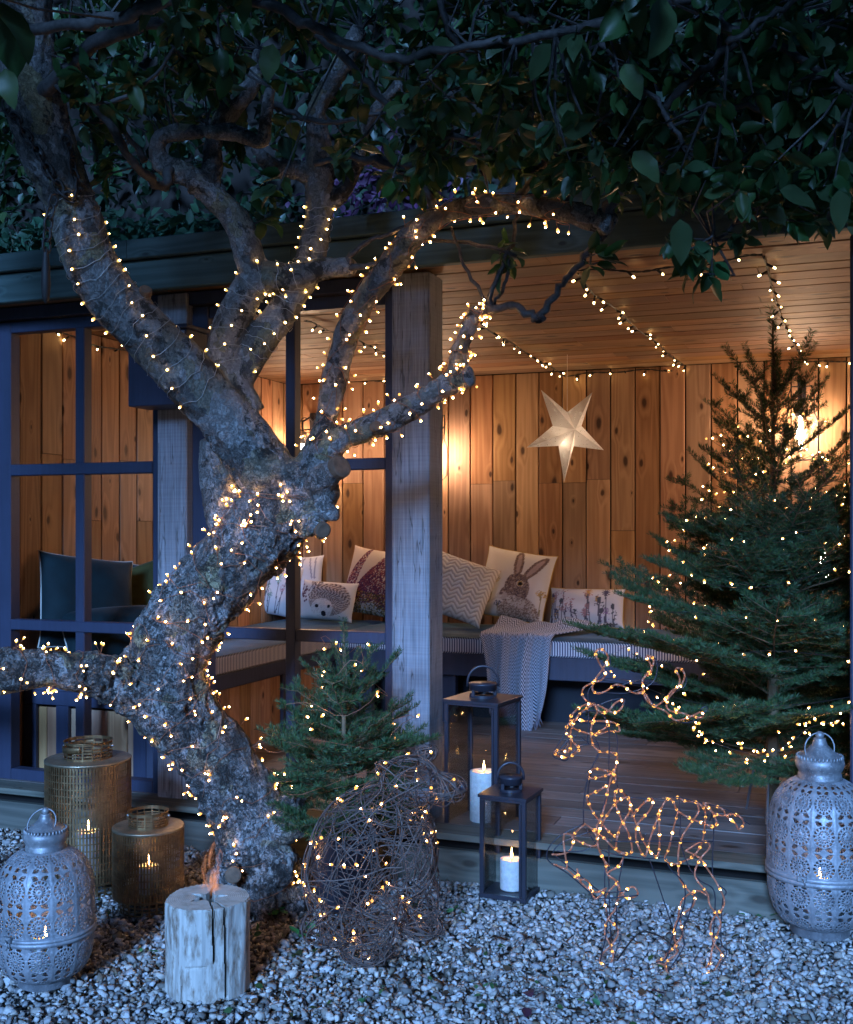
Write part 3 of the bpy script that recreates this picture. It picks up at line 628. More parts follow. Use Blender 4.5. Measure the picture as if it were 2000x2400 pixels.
for b in BR:
    P = spline(b, 5); jit = [Vector((rnd.uniform(-1, 1), rnd.uniform(-1, 1), rnd.uniform(-1, 1)))*.008 for _ in P]
    pts = [v8(x, y, d)+j for (x, y, r, d), j in zip(P, jit)]
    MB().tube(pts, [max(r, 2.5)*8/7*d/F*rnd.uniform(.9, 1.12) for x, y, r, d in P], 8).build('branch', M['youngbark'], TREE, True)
    BRP += pts
for k in ('limbB1a', 'limbB1c', 'limbB2', 'limbB4', 'limbC'): BRP += limb_curve(k)[0]
BRN = np.array([tuple(p) for p in BRP])
def canopy():
    q = np.random.default_rng(31); CL = []
    def region(x0, x1, y0, y1, n, d0, d1, f=None):
        k = 0
        while k < n:
            x, y = q.uniform(x0, x1), q.uniform(y0, y1)
            if f and not f(x, y): continue
            CL.append(tuple(v8(x, y, q.uniform(d0, d1)))); k += 1
    region(260, 1800, -60, 250, 230, 3.0, 4.4); region(560, 1800, 180, 400, 150, 3.2, 4.2)
    region(1000, 1800, -40, 420, 170, 2.8, 3.8); region(1180, 1750, 330, 470, 50, 2.9, 3.6, lambda x, y: y < 380+(x-1180)*.16)
    region(130, 520, 40, 300, 34, 3.4, 4.2); region(840, 1060, 300, 420, 22, 3.6, 3.9)
    for _ in range(620):
        CL.append((q.uniform(-4.2, 1.4), q.uniform(2.4, 4.8), q.uniform(2.95, 4.2)))
    CL0 = len(CL)
    for _ in range(620):
        y_ = q.uniform(.5, 2.5); CL.append((q.uniform(-3.4, 2.2), y_, q.uniform(2.62+.10*(2.5-y_)*0, 4.1)))  # unseen outsized leaf clusters overhead, added to shade the upper tree
    CL1 = len(CL)
    for x, y, d in ((1050, 480, 3.78), (1075, 470, 3.76), (1035, 505, 3.8), (1030, 548, 3.82), (1225, 520, 3.6), (1240, 535, 3.58), (1215, 510, 3.62), (1420, 540, 3.1), (1440, 560, 3.1), (1460, 555, 3.12), (1380, 490, 3.0), (1400, 520, 3.0), (640, 400, 4.0), (690, 420, 4.02), (665, 395, 3.98), (560, 440, 4.05), (555, 395, 4.0), (1560, 400, 3.0), (1690, 440, 3.0), (1650, 455, 3.0), (1520, 480, 3.1), (0, 165, 2.9), (400, 320, 3.9), (215, 370, 3.8)):
        CL.append(tuple(v8(x, y, d)))
    CL = np.array(CL); dC = -CL[:, 0]*SN+CL[:, 1]*CS; vx = (CX+F*(CL[:, 0]*CS+CL[:, 1]*SN)/dC)*7/8; vy = (HY-(CL[:, 2]-CAMH)*F/dC)*7/8
    keep = np.ones(len(CL), bool); idx = np.arange(len(CL))
    for nm, rad in (('limbC', 62), ('limbB1a', 52), ('limbB1c', 40), ('limbB2', 46), ('limbA', 78), ('limbB4', 26)):
        for x, y, r, d in spline(LIMBS[nm], 8):
            if y > 60: keep &= ~((np.hypot(vx-x, vy-y) < rad) & (dC < d+.12))
    mv = (CL0 <= idx) & (idx < CL1); nb = np.where(mv)[0]; off_ = keep[:].copy(); keep |= (vy < -60)
    c0_, c1_ = int(keep[:CL0].sum()), int(keep[:CL1].sum()); CL = CL[keep]; CL0, CL1 = c0_, c1_; tw = MB(); pos, dr, up, s, cl = [], [], [], [], []
    for ci, c in enumerate(CL):
        big = 1.9 if CL0 <= ci < CL1 else 1.
        dd = np.linalg.norm(BRN-c, axis=1); j = int(dd.argmin()); Q = BRN[j]; L = dd[j]
        st = Q if L < .5 else c+(Q-c)/L*q.uniform(.2, .4)
        mid = (st+c)/2+q.normal(size=3)*.03
        tw.tube([st, mid, c], [.0045, .0035, .002], 4, caps=False)
        ax = c-mid; ax /= np.linalg.norm(ax)
        for k in range(q.integers(6, 11)):
            v = ax*q.uniform(.1, .9)+q.normal(size=3)*.75+np.array([0, 0, -.25]); v /= np.linalg.norm(v)
            pos.append(c-ax*q.uniform(0, .07)+v*.012); dr.append(v); up.append(np.array([0, 0, 1.])+q.normal(size=3)*.55); s.append(q.uniform(.045, .092)*big); cl.append(q.uniform(.55, 1.25))
    # a few leaves hanging close to the camera
    for x, y, d, sz, vx, vz in ((1395, 450, 2.9, .115, .05, -1), (1600, 390, 2.8, .10, .8, -.3), (1720, 390, 2.7, .10, .1, -1), (1300, 310, 2.8, .1, .6, -.7), (10, 140, 2.6, .09, .1, -1), (1280, 130, 2.6, .09, .4, -.8), (560, 90, 2.8, .09, -.3, -.9), (1130, 90, 2.8, .1, -.6, -.6)):
        pos.append(np.array(v8(x, y, d))); dr.append(np.array([vx, .15, vz])); up.append(np.array([.25, -1., .3])); s.append(sz); cl.append(.7)
    pos = np.array(pos); rot = basis(np.array(dr), np.array(up)); s = np.array(s); cl = np.array(cl)
    dep = -pos[:, 0]*SN+pos[:, 1]*CS; px = CX+F*(pos[:, 0]*CS+pos[:, 1]*SN)/dep; py = HY-(pos[:, 2]-CAMH)*F/dep
    vis = (px > -40) & (px < 2040) & (py > -40) & (py < 900); rank = np.where(vis, s/dep, 0); order = np.argsort(-rank)
    near, far = order[:270], order[270:]
    col = cl[:, None]*np.stack([q.uniform(.8, 1.25, len(cl)), np.ones(len(cl)), q.uniform(.7, 1.1, len(cl))], 1)
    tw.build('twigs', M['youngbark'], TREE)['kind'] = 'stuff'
    vf = vis[far]; fi, fo = far[vf], far[~vf]
    v, f, c = merge(LEAVES, pos[fi], rot[fi], s[fi], col[fi], q.integers(0, 4, len(fi)))
    v2, f2, c2 = merge(LOW, pos[fo], rot[fo], s[fo], col[fo], q.integers(0, 3, len(fo))); f = np.vstack([f, f2+len(v)]); v = np.vstack([v, v2]); c = np.vstack([c, c2])
    base = np.array(TREE.location); cr = put('crown_and_shade_leaves', npmesh('crown_and_shade_leaves', v-base, f, M['leaf'], True, c), TREE); cr['kind'] = 'stuff'
    protos = [npmesh('leaf', lv, lf, M['leaf'], True, np.repeat(np.array([[.8+.13*i, .8+.12*i, .75+.08*i]]), len(lv), 0)) for i, (lv, lf) in enumerate(LEAVES)]
    for i in near:
        o = put('leaf', protos[int(q.integers(0, 4))], TREE); o.matrix_basis = Matrix.Translation(Vector(pos[i]-base)) @ Matrix(rot[i].tolist()).to_4x4() @ Matrix.Scale(float(s[i]), 4)
canopy()
# ---------------------------------------------------------------- planting behind and on the roof
def scatter_leaves(name, parent, pos, mat, smin, smax, q, up=(0, -.3, 1.), cvar=(.5, 1.3)):
    n = len(pos); dr = q.normal(size=(n, 3)); dr[:, 2] -= .2; ups = np.array(up)+q.normal(size=(n, 3))*.5
    col = np.repeat(q.uniform(*cvar, (n, 1)), 3, 1)
    v, f, c = merge(LOW, pos, basis(dr, ups), q.uniform(smin, smax, n), col, q.integers(0, 3, n))
    base = np.array(wl(parent)); o = put(name, npmesh(name, v-base, f, mat, True, c), parent); o['kind'] = 'stuff'; return o
def hedge(name, label, x0, x1, y, z0, z1, n, mat, seed, smin=.06, smax=.11):
    q = np.random.default_rng(seed); H = thing(name, ((x0+x1)/2, y, 0), label, 'hedge')
    nx, nz = 62, 30; vs = []; 
    def dep(x, z): return y+.45*mnoise.noise((x*.9+seed, z*.9, 1.))+.25*mnoise.noise((x*2.3, z*2.3, seed*1.))
    for j in range(nz+1):
        for i in range(nx+1):
            x = x0+(x1-x0)*i/nx; z = z0+(z1-z0)*j/nz; vs.append((x, dep(x, z)+.30, z))
    fs = [(j*(nx+1)+i, j*(nx+1)+i+1, (j+1)*(nx+1)+i+1, (j+1)*(nx+1)+i) for j in range(nz) for i in range(nx)]
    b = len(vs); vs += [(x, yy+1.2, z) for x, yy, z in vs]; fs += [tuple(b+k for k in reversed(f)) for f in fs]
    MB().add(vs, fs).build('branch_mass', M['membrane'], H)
    X = q.uniform(x0, x1, n); Z = q.uniform(z0, z1, n); Yd = np.array([dep(a, c) for a, c in zip(X, Z)])+q.uniform(-.25, .3, n)
    scatter_leaves('foliage', H, np.stack([X, Yd, Z], 1), mat, smin, smax, q); return H
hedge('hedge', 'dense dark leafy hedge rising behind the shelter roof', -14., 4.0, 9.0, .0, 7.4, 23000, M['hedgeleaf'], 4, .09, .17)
q_ = np.random.default_rng(77)
def roofplant(label, x0, x1, y0, y1, zt, n, seed):
    q = np.random.default_rng(seed); t = thing('roof_plant', ((x0+x1)/2, (y0+y1)/2, FB+.21), label, 'plant', 'plants on the roof')
    X = q.uniform(x0, x1, n); Y = q.uniform(y0, y1, n); hh = zt*np.array([.45+.55*abs(mnoise.noise((a*2.2+seed, b*2, 3.)))*1.6 for a, b in zip(X, Y)])
    Z = FB+.21+hh*q.uniform(0, 1, n)**.6
    scatter_leaves('foliage', t, np.stack([X, Y, Z], 1), M['ivyleaf'], .035, .075, q, (0, -.5, 1), (.45, 1.15))
    m = MB()
    for i in range(40):
        x, y = q.uniform(x0, x1), q.uniform(y0, y1); m.tube([(x, y, FB+.205), (x+q.normal()*.03, y, FB+.21+zt*.4), (x+q.normal()*.06, y, FB+.21+zt*.8)], [.003, .002, .001], 4, caps=False)
    m.build('stems', M['bark'], t)['kind'] = 'stuff'
xs = [at_Y(p, 600, 4.5).x for p in (-40, 185, 285, 640)]
roofplant('leafy groundcover on the roof edge left of the leaning limb', xs[0], xs[1], 4.27, 5.1, .24, 1500, 3)
roofplant('leafy groundcover on the roof edge between the leaning limb and the curved branch', xs[2], xs[3], 4.27, 5.3, .26, 2300, 8)
pt = at_Y(900, 455, 7.9); P_ = np.array(pt)+q_.normal(size=(420, 3))*np.array([.32, .25, .14])
pp = thing('purple_shrub', (pt.x, pt.y, 0), 'purple leaved shrub peeping over the roof behind the branches', 'shrub')
scatter_leaves('foliage', pp, P_, M['purpleleaf'], .05, .09, q_); MB().tube([(pt.x, pt.y, 0), (pt.x+.05, pt.y, 1.4), (pt.x, pt.y, pt.z)], [.03, .02, .01], 6).build('stem', M['bark'], pp)
# ================================================================ THINGS
# ---------------------------------------------------------------- fairy light bulbs
def bulb_mesh(name, r, m1, m2, drop=2.2):
    """a resin droplet with the bright chip at its end"""
    m = MB(); m.sphere((0, 0, r*.55), r*.80, 0, 8, 6)
    m.lathe([(r*1.0, r*.45), (r*1.42, -r*.3), (r*1.25, -r*1.1), (r*.6, -r*2.0), (.0006, -r*drop*1.2)], n=8, m=1, caps=False)
    return m.mesh(name, [m1, m2], True)
BULB = bulb_mesh('fairy_bulb', .0034, M['led'], M['ledrim'])
BULBY = bulb_mesh('fairy_bulb_yellow', .0034, M['led2'], M['ledrim2'])
def add_bulbs(parent, pts, dirs=None, mesh=None, scale=1.0):
    for i, p in enumerate(pts):
        o = put('bulb', mesh or BULB, parent, p); d = Vector(dirs[i]) if dirs is not None else Vector((rnd.uniform(-1, 1), rnd.uniform(-1, 1), rnd.uniform(-1, 1)))
        o.rotation_euler = d.to_track_quat('Z', 'Y').to_euler(); o.scale = (scale*rnd.uniform(.85, 1.2),)*3
# ---------------------------------------------------------------- lights wound round the apple tree
from mathutils.kdtree import KDTree
from mathutils.bvhtree import BVHTree
_tm = TREE.children[0].data
_kd = KDTree(len(TREECO))
for i, c in enumerate(TREECO): _kd.insert(c, i)
_kd.balance()
def frames(pts):
    T = [(pts[min(i+1, len(pts)-1)]-pts[max(i-1, 0)]).normalized() for i in range(len(pts))]
    nr = T[0].orthogonal().normalized(); out = []
    for t in T:
        nr = (nr-t*nr.dot(t)).normalized(); out.append((t, nr, t.cross(nr)))
    return out
def wind(limb, t0, t1, turns, gap=.006, sloppy=.0, seed=0, n=26):
    q = random.Random(seed); p, r = limb_curve(limb, 10); fr = frames(p); k = len(p)-1; out = []; nrm = []
    N = int(turns*n); ph = q.uniform(0, 6.28)
    for i in range(N+1):
        s = t0+(t1-t0)*i/N + sloppy*.02*math.sin(i*.7+q.random()); s = min(max(s, 0), .9999)*k; j = int(s); f = s-j
        c = p[j].lerp(p[min(j+1, k)], f); rr = r[j]*(1-f)+r[min(j+1, k)]*f; t, a, b = fr[j]
        an = ph+2*math.pi*turns*i/N + sloppy*.5*math.sin(i*.31+ph)
        v = a*math.cos(an)+b*math.sin(an); w = c+v*rr
        co, ix, ds = _kd.find(w); out.append(Vector(co)+v*gap if ds < .05 else w+v*gap); nrm.append(v)
    return out, nrm
def tree_string(label, limb, t0, t1, turns, every, mode, seed, wire='swire', bulb=None):
    q = random.Random(seed); pts, nr = wind(limb, t0, t1, turns, .006, 1.0 if mode != 'tidy' else .3, seed)
    t = thing('fairy_lights', tuple(pts[0]), label, 'fairy lights', 'fairy lights on the apple tree')
    m = MB(); m.tube(pts, .0011, 4); B, D = [], []
    step = max(1, int(every))
    for i in range(q.randrange(step), len(pts), step):
        if mode == 'tidy': B.append(pts[i]+nr[i]*.003); D.append(nr[i])
        else:
            nb = 1 if mode == 'loose' else q.randint(2, 4)
            for _ in range(nb):
                d = (nr[i]+Vector((q.gauss(0, .6), q.gauss(0, .6), q.gauss(0, .6)))).normalized(); L = q.uniform(.008, .028 if mode == 'loose' else .05)
                e = pts[i]+d*L+Vector((0, 0, q.uniform(-.01, .012))); m.tube([pts[i], pts[i]+d*L*.5+Vector((0, 0, q.uniform(-.004, .006))), e], .0008, 4, caps=False); B.append(e); D.append(d)
    m.build('wire', M[wire], t); add_bulbs(t, B, D, bulb); return t
tree_string('silver wire fairy lights spiralling up the thick left limb', 'limbA', .22, .66, 15, 9, 'tidy', 1, 'swire', BULBY)
tree_string('silver wire fairy lights round the middle limb that turns to the right', 'limbB1', .18, .75, 9, 9, 'tidy', 2, 'swire', BULBY)
tree_string('silver wire fairy lights round the smooth limb behind the middle fork', 'limbB2', .10, .52, 15, 9, 'tidy', 3, 'swire', BULBY)
tree_string('copper fairy lights along the arched limb reaching over the shelter opening', 'limbC', .12, .84, 17, 4, 'loose', 4, 'wire')
tree_string('copper fairy lights on the short limb crossing the oak post', 'limbD', .12, .98, 9, 4, 'loose', 5, 'wire')
tree_string('copper fairy lights clustered on the upright end of the short limb', 'limbD2', .05, 1., 7, 4, 'loose', 6, 'wire')
tree_string('copper fairy lights bunched in the fork of the trunk', 'trunk', .82, .995, 5, 4, 'bunch', 7, 'wire')
tree_string('copper fairy lights wound loosely round the upper trunk', 'trunk', .58, .86, 9, 3, 'loose', 8, 'wire')
tree_string('copper fairy lights wound round the bend of the lower trunk', 'trunk', .34, .60, 8, 3, 'loose', 9, 'wire')
tree_string('clustered copper fairy lights on the trunk just above the gravel', 'trunk', .06, .36, 5, 4, 'bunch', 10, 'wire')
tree_string('clustered copper fairy lights on the low horizontal limb at the left', 'limbL', .32, .93, 5.6, 5, 'bunch', 11, 'wire', BULBY)
# ---------------------------------------------------------------- fir trees
def fir_branch(L, seed, plain=False, sparse=False):
    q = np.random.default_rng(seed); tw = []
    def axis(p0, d, l, n, droop): 
        d = d/np.linalg.norm(d); return np.array([p0+d*l*i/n+np.array([0, 0, droop*l*(i/n)**2])+q.normal(size=3)*.002*(i > 0) for i in range(n+1)])
    main = axis(np.zeros(3), np.array([1., 0, 0]), L, 8, .06); tw.append((main, .0028+L*.0035))
    if not plain and L > .18:
        s = .16 if L > .4 else .34
        while s < .92:
            f = s*8; j = int(f); p = main[j]+(main[j+1]-main[j])*(f-j)
            for sd in (-1, 1):
                l = min(.30, (1-s)*L*q.uniform(.45, .62)+.055); pp = p+(main[j+1]-main[j])*q.uniform(-.15, .15)
                a = R(q.uniform(40, 54)); d = np.array([math.cos(a), sd*math.sin(a), q.uniform(-.06, .16)])
                t = axis(pp, d, l, 4, .05); tw.append((t, .0018+l*.004))
                if sparse: l = min(l, .07+.22*(1-s)*L); t = axis(pp, d, l, 4, .05); tw[-1] = (t, .003)
                if l > .15 and not sparse:
                    for u in (.36, .62):
                        f2 = u*4; j2 = int(f2); p2 = t[j2]+(t[min(j2+1, 4)]-t[j2])*(f2-j2)
                        for s2 in (-1, 1):
                            l2 = (1-u)*l*q.uniform(.45, .6)+.035; a2 = a*sd+s2*R(q.uniform(40, 50))
                            tw.append((axis(p2, np.array([math.cos(a2), math.sin(a2), q.uniform(-.05, .15)]), l2, 2, .04), .0015))
            s += q.uniform(.085, .105)*(1.25 if sparse else 1.)/L
    m = MB()
    for t, r in tw: m.tube([tuple(x) for x in t], [r*(1-.75*i/(len(t)-1)) for i in range(len(t))], 4, m=1, caps=False)
    P, D = [], []
    for t, r in tw:
        seg = np.linalg.norm(np.diff(t, axis=0), axis=1); tot = seg.sum(); n = int(tot*(1500 if plain else 950)); u = np.sort(q.uniform(.03, 1., n))*tot; cs = np.concatenate([[0], np.cumsum(seg)])
        j = np.clip(np.searchsorted(cs, u)-1, 0, len(seg)-1); f = (u-cs[j])/seg[j]; p = t[j]+(t[j+1]-t[j])*f[:, None]; dt = (t[j+1]-t[j])/seg[j][:, None]
        ph = q.uniform(0, 2*np.pi, n) if plain else q.uniform(R(-25), R(205), n)
        sidev = np.cross(np.array([0, 0, 1.]), dt); ln = np.linalg.norm(sidev, axis=1)[:, None]; sidev = np.where(ln > .1, sidev/np.maximum(ln, 1e-6), np.array([0, 1., 0])); upv = np.cross(dt, sidev)
        rad = sidev*np.cos(ph)[:, None]+upv*np.sin(ph)[:, None]; dd = dt*q.uniform(.5, .8, (n, 1))+rad; dd /= np.linalg.norm(dd, axis=1)[:, None]
        P.append(p); D.append(dd)
    P, D = np.vstack(P), np.vstack(D); n = len(P); ln = q.uniform(.020, .028, n); w = np.cross(D, q.normal(size=(n, 3))); w /= np.linalg.norm(w, axis=1)[:, None]; w *= .0013
    mid = P+D*(ln*.55)[:, None]; tip = P+D*ln[:, None]; nv = np.stack([P, mid-w, tip, mid+w], 1).reshape(-1, 3)
    nf = np.arange(n*4).reshape(n, 4); tv = np.array(m.v); tf = np.array(m.f)
    col = np.repeat(np.repeat(q.uniform(.6, 1.35, n), 4)[:, None], 3, 1)
    verts = np.vstack([nv, tv]); faces = np.vstack([nf, tf+len(nv)]); col = np.vstack([col, np.full((len(tv), 3), .6)])
    return npmesh('fir_branch', verts, faces, [M['needle'], M['twig']], False, col, np.concatenate([np.zeros(n), np.ones(len(tf))]))
M['twig'] = simple('fir_twig', (.16, .105, .055), .8)
FIRL = [.14, .22, .32, .46, .64, .85]; FIRP = {l: [fir_branch(l, 100+int(l*100)+k) for k in range(2)] for l in FIRL}
ARML = [.26, .36, .48]; ARMP = {l: [fir_branch(l, 500+int(l*100)+k, False, True) for k in range(2)] for l in ARML}
LEAD = [fir_branch(.3, 300+k, True) for k in range(3)]
def fir(name, label, base, zlow, zend, ztip, Rf, whorl, per, seed, el0=-6., el1=52., trunk_r=.028):
    q = random.Random(seed); t = thing(name, tuple(base), label, 'fir tree')
    x, y, z0 = base
    MB().tube([(x, y, z0+.003), (x, y, (z0+ztip)/2), (x, y, ztip-.05)], [trunk_r, trunk_r*.6, .004], 8).build('trunk', M['twig'], t)
    def br(me, ln, base_l, z, az, el, roll=0.):
        o = put('branch', me, t, (x+.012*math.cos(az), y+.012*math.sin(az), z)); s = ln/base_l
        o.matrix_basis = Matrix.Translation(o.location) @ (Matrix.Rotation(az, 4, 'Z') @ Matrix.Rotation(-el, 4, 'Y') @ Matrix.Rotation(roll, 4, 'X') @ Matrix.Diagonal((s, s, s, 1)))
        return o
    z = zlow; a = q.uniform(0, 6); i = 0
    while z < zend:
        f = (z-zlow)/(zend-zlow); n = per if f < .5 else (7 if f < .86 else 5)
        for k in range(n):
            az = a+2*math.pi*k/n+q.uniform(-.22, .22); ln = Rf(z)*q.uniform(.82, 1.12); el = R(el0+(el1-el0)*f**1.2+q.uniform(-8, 8))
            if f > .86: br(q.choice(LEAD), ln, .3, z+q.uniform(-.03, .03), az, el)
            elif f > .50: l = min(ARML, key=lambda v: abs(math.log(v/ln))); br(q.choice(ARMP[l]), ln, l, z+q.uniform(-.03, .03), az, el, q.uniform(-.4, .4))
            else: l = min(FIRL, key=lambda v: abs(math.log(v/ln))); br(q.choice(FIRP[l]), ln, l, z+q.uniform(-.02, .02), az, el, q.uniform(-.3, .3))
        if f < .48:
            for k in range(n//2):
                az = q.uniform(0, 6.28); ln = Rf(z)*q.uniform(.45, .75); l = min(FIRL, key=lambda v: abs(math.log(v/ln)))
                br(q.choice(FIRP[l]), ln, l, z+whorl*.5, az, R(el0+(el1-el0)*f+q.uniform(0, 22)), q.uniform(-.3, .3))
        a += .55; z += whorl*(1.-.25*f) if f < .9 else whorl*.85; i += 1
    hl = ztip-zend+.10
    br(LEAD[0], hl, .3, zend-.10, 0, math.pi/2)
    return t
FB_ = at_d(1812, HY, 4.78); fbase = (FB_.x, FB_.y, DECK)
def Rbig(z): return float(np.interp(z, [.40, .55, .95, 1.35, 1.65, 1.9, 2.15], [.88, .93, .78, .57, .43, .33, .27]))
BIG = fir('fir_tree', 'tall dark green fir tree hung with warm lights at the right of the deck', fbase, .46, 2.08, 2.37, Rbig, .17, 8, 5, 4., 58.)
for k in range(3):
    a = k*2.1+.4; MB().tube([(fbase[0]+.03*math.cos(a), fbase[1]+.03*math.sin(a), .42), (fbase[0]+.10*math.cos(a), fbase[1]+.10*math.sin(a), .40), (fbase[0]+.15*math.cos(a), fbase[1]+.15*math.sin(a), DECK+.008), (fbase[0]+.26*math.cos(a), fbase[1]+.26*math.sin(a), DECK+.006)], .006, 6).build('stand_leg', M['steel'], BIG)
SB_ = at_z(806, 2120, 0); sbase = (SB_.x, SB_.y, .27)
def Rsm(z): return float(np.interp(z, [.30, .42, .55, .75, .92], [.31, .38, .35, .24, .12]))
SM = fir('fir_tree', 'small bushy potted fir tree between the trunk and the oak post', sbase, .34, .90, 1.085, Rsm, .10, 8, 9, 4., 55., .014)
POT = thing('plant_pot', (SB_.x, SB_.y, 0), 'dark pot holding the small fir behind the willow bear', 'pot')
MB().lathe([(.10, .003), (.105, .01), (.135, .27), (.145, .275), (.145, .30), (.13, .30), (.122, .27)], tuple(SB_), 28, caps=True).build('pot_body', M['black'], POT, True)
MB().lathe([(.001, .268), (.12, .265)], tuple(SB_), 20, caps=False).build('compost', M['soil'], POT)
def spiral_lights(label, c, z0, z1, Rf, turns, n, seed, bulb, wire, k=.9, group='lights on the fir trees'):
    q = random.Random(seed); pts = []; N = int(turns*26)
    for i in range(N+1):
        f = i/N; z = z0+(z1-z0)*f; a = 1.1+2*math.pi*turns*f; r = Rf(z)*k*(1-.42*max(0., f-.45))*(1-.12*math.sin(i*.9+seed))*q.uniform(.9, 1.04); pts.append(Vector((c[0]+r*math.cos(a), c[1]+r*math.sin(a), z+.03*math.sin(i*.8)+Rf(z)*.10)))
    t = thing('fairy_lights', tuple(pts[0]), label, 'fairy lights', group); MB().tube(pts, .0011, 4).build('wire', M[wire], t)
    B = []
    for i in range(n):
        f = (i+q.random())/n*N; j = min(int(f), N-1); p = pts[j].lerp(pts[j+1], f-j); B.append(p+Vector((q.gauss(0, .018), q.gauss(0, .018), q.gauss(0, .022))))
    add_bulbs(t, B, None, bulb); return t
spiral_lights('warm white lights wound round the tall fir', fbase, .60, 1.86, Rbig, 8.0, 205, 3, BULB, 'cable', .74)
spiral_lights('sparse thin wire lights on the small potted fir', sbase, .40, 1.0, Rsm, 4.5, 30, 4, BULB, 'wire', .84)
# a hanging swag along the lowest boughs of the tall fir
sw = [at_d(x, y, d) for x, y, d in ((1560, 1640, 4.3), (1615, 1700, 4.22), (1660, 1735, 4.15), (1740, 1762, 4.1), (1800, 1770, 4.08), (1860, 1735, 4.08), (1900, 1705, 4.1), (1960, 1690, 4.15), (2010, 1660, 4.2))]
P = [Vector(p) for p in spline(sw, 8)]
t = thing('fairy_lights', tuple(P[0]), 'swag of warm lights hanging from the lowest boughs of the tall fir', 'fairy lights', 'lights on the fir trees'); MB().tube(P, .0012, 4).build('wire', M['cable'], t)
add_bulbs(t, [p+Vector((rnd.gauss(0, .015), rnd.gauss(0, .015), rnd.gauss(0, .016))) for p in P[::2]+P[1::3]])
# ---------------------------------------------------------------- candles
def wax(name):
    g = G(name); n1 = g.noise(g.obj(), 60., 4.); c = g.ramp(n1, [(.3, (.55, .52, .50)), (.7, (.74, .70, .66))])
    b = g.n('BsdfPrincipled', {'Base Color': c, 'Roughness': .55, 'Specular IOR Level': .35, 'Subsurface Weight': .35, 'Subsurface Radius': (.03, .015, .008), 'Subsurface Scale': .4})
    return g.shader(b.outputs[0])
M['wax'] = wax('candle_wax'); M['wick'] = simple('wick', (.01, .01, .01), .9)
M['flame'].node_tree.nodes['Emission'].inputs[1].default_value = 120.*EK
def candle(c, r, h, label, lit=1.0):
    t = thing('candle', c, label, 'candle', 'pillar candles')
    MB().lathe([(r*.98, .001), (r, .006), (r, h-.004), (r*.97, h), (r*.80, h-.002), (r*.30, h-.008), (.001, h-.010)], c, 26).build('wax_pillar', M['wax'], t, True)
    MB().tube([(c[0], c[1], c[2]+h-.010), (c[0]+.001, c[1], c[2]+h+.006)], .0012, 5).build('wick', M['wick'], t)
    MB().lathe([(.0006, 0), (.0034, .006), (.0044, .012), (.0034, .021), (.0018, .030), (.0004, .040)], (c[0], c[1], c[2]+h+.002), 10).build('flame', M['flame'], t, True)
    return t
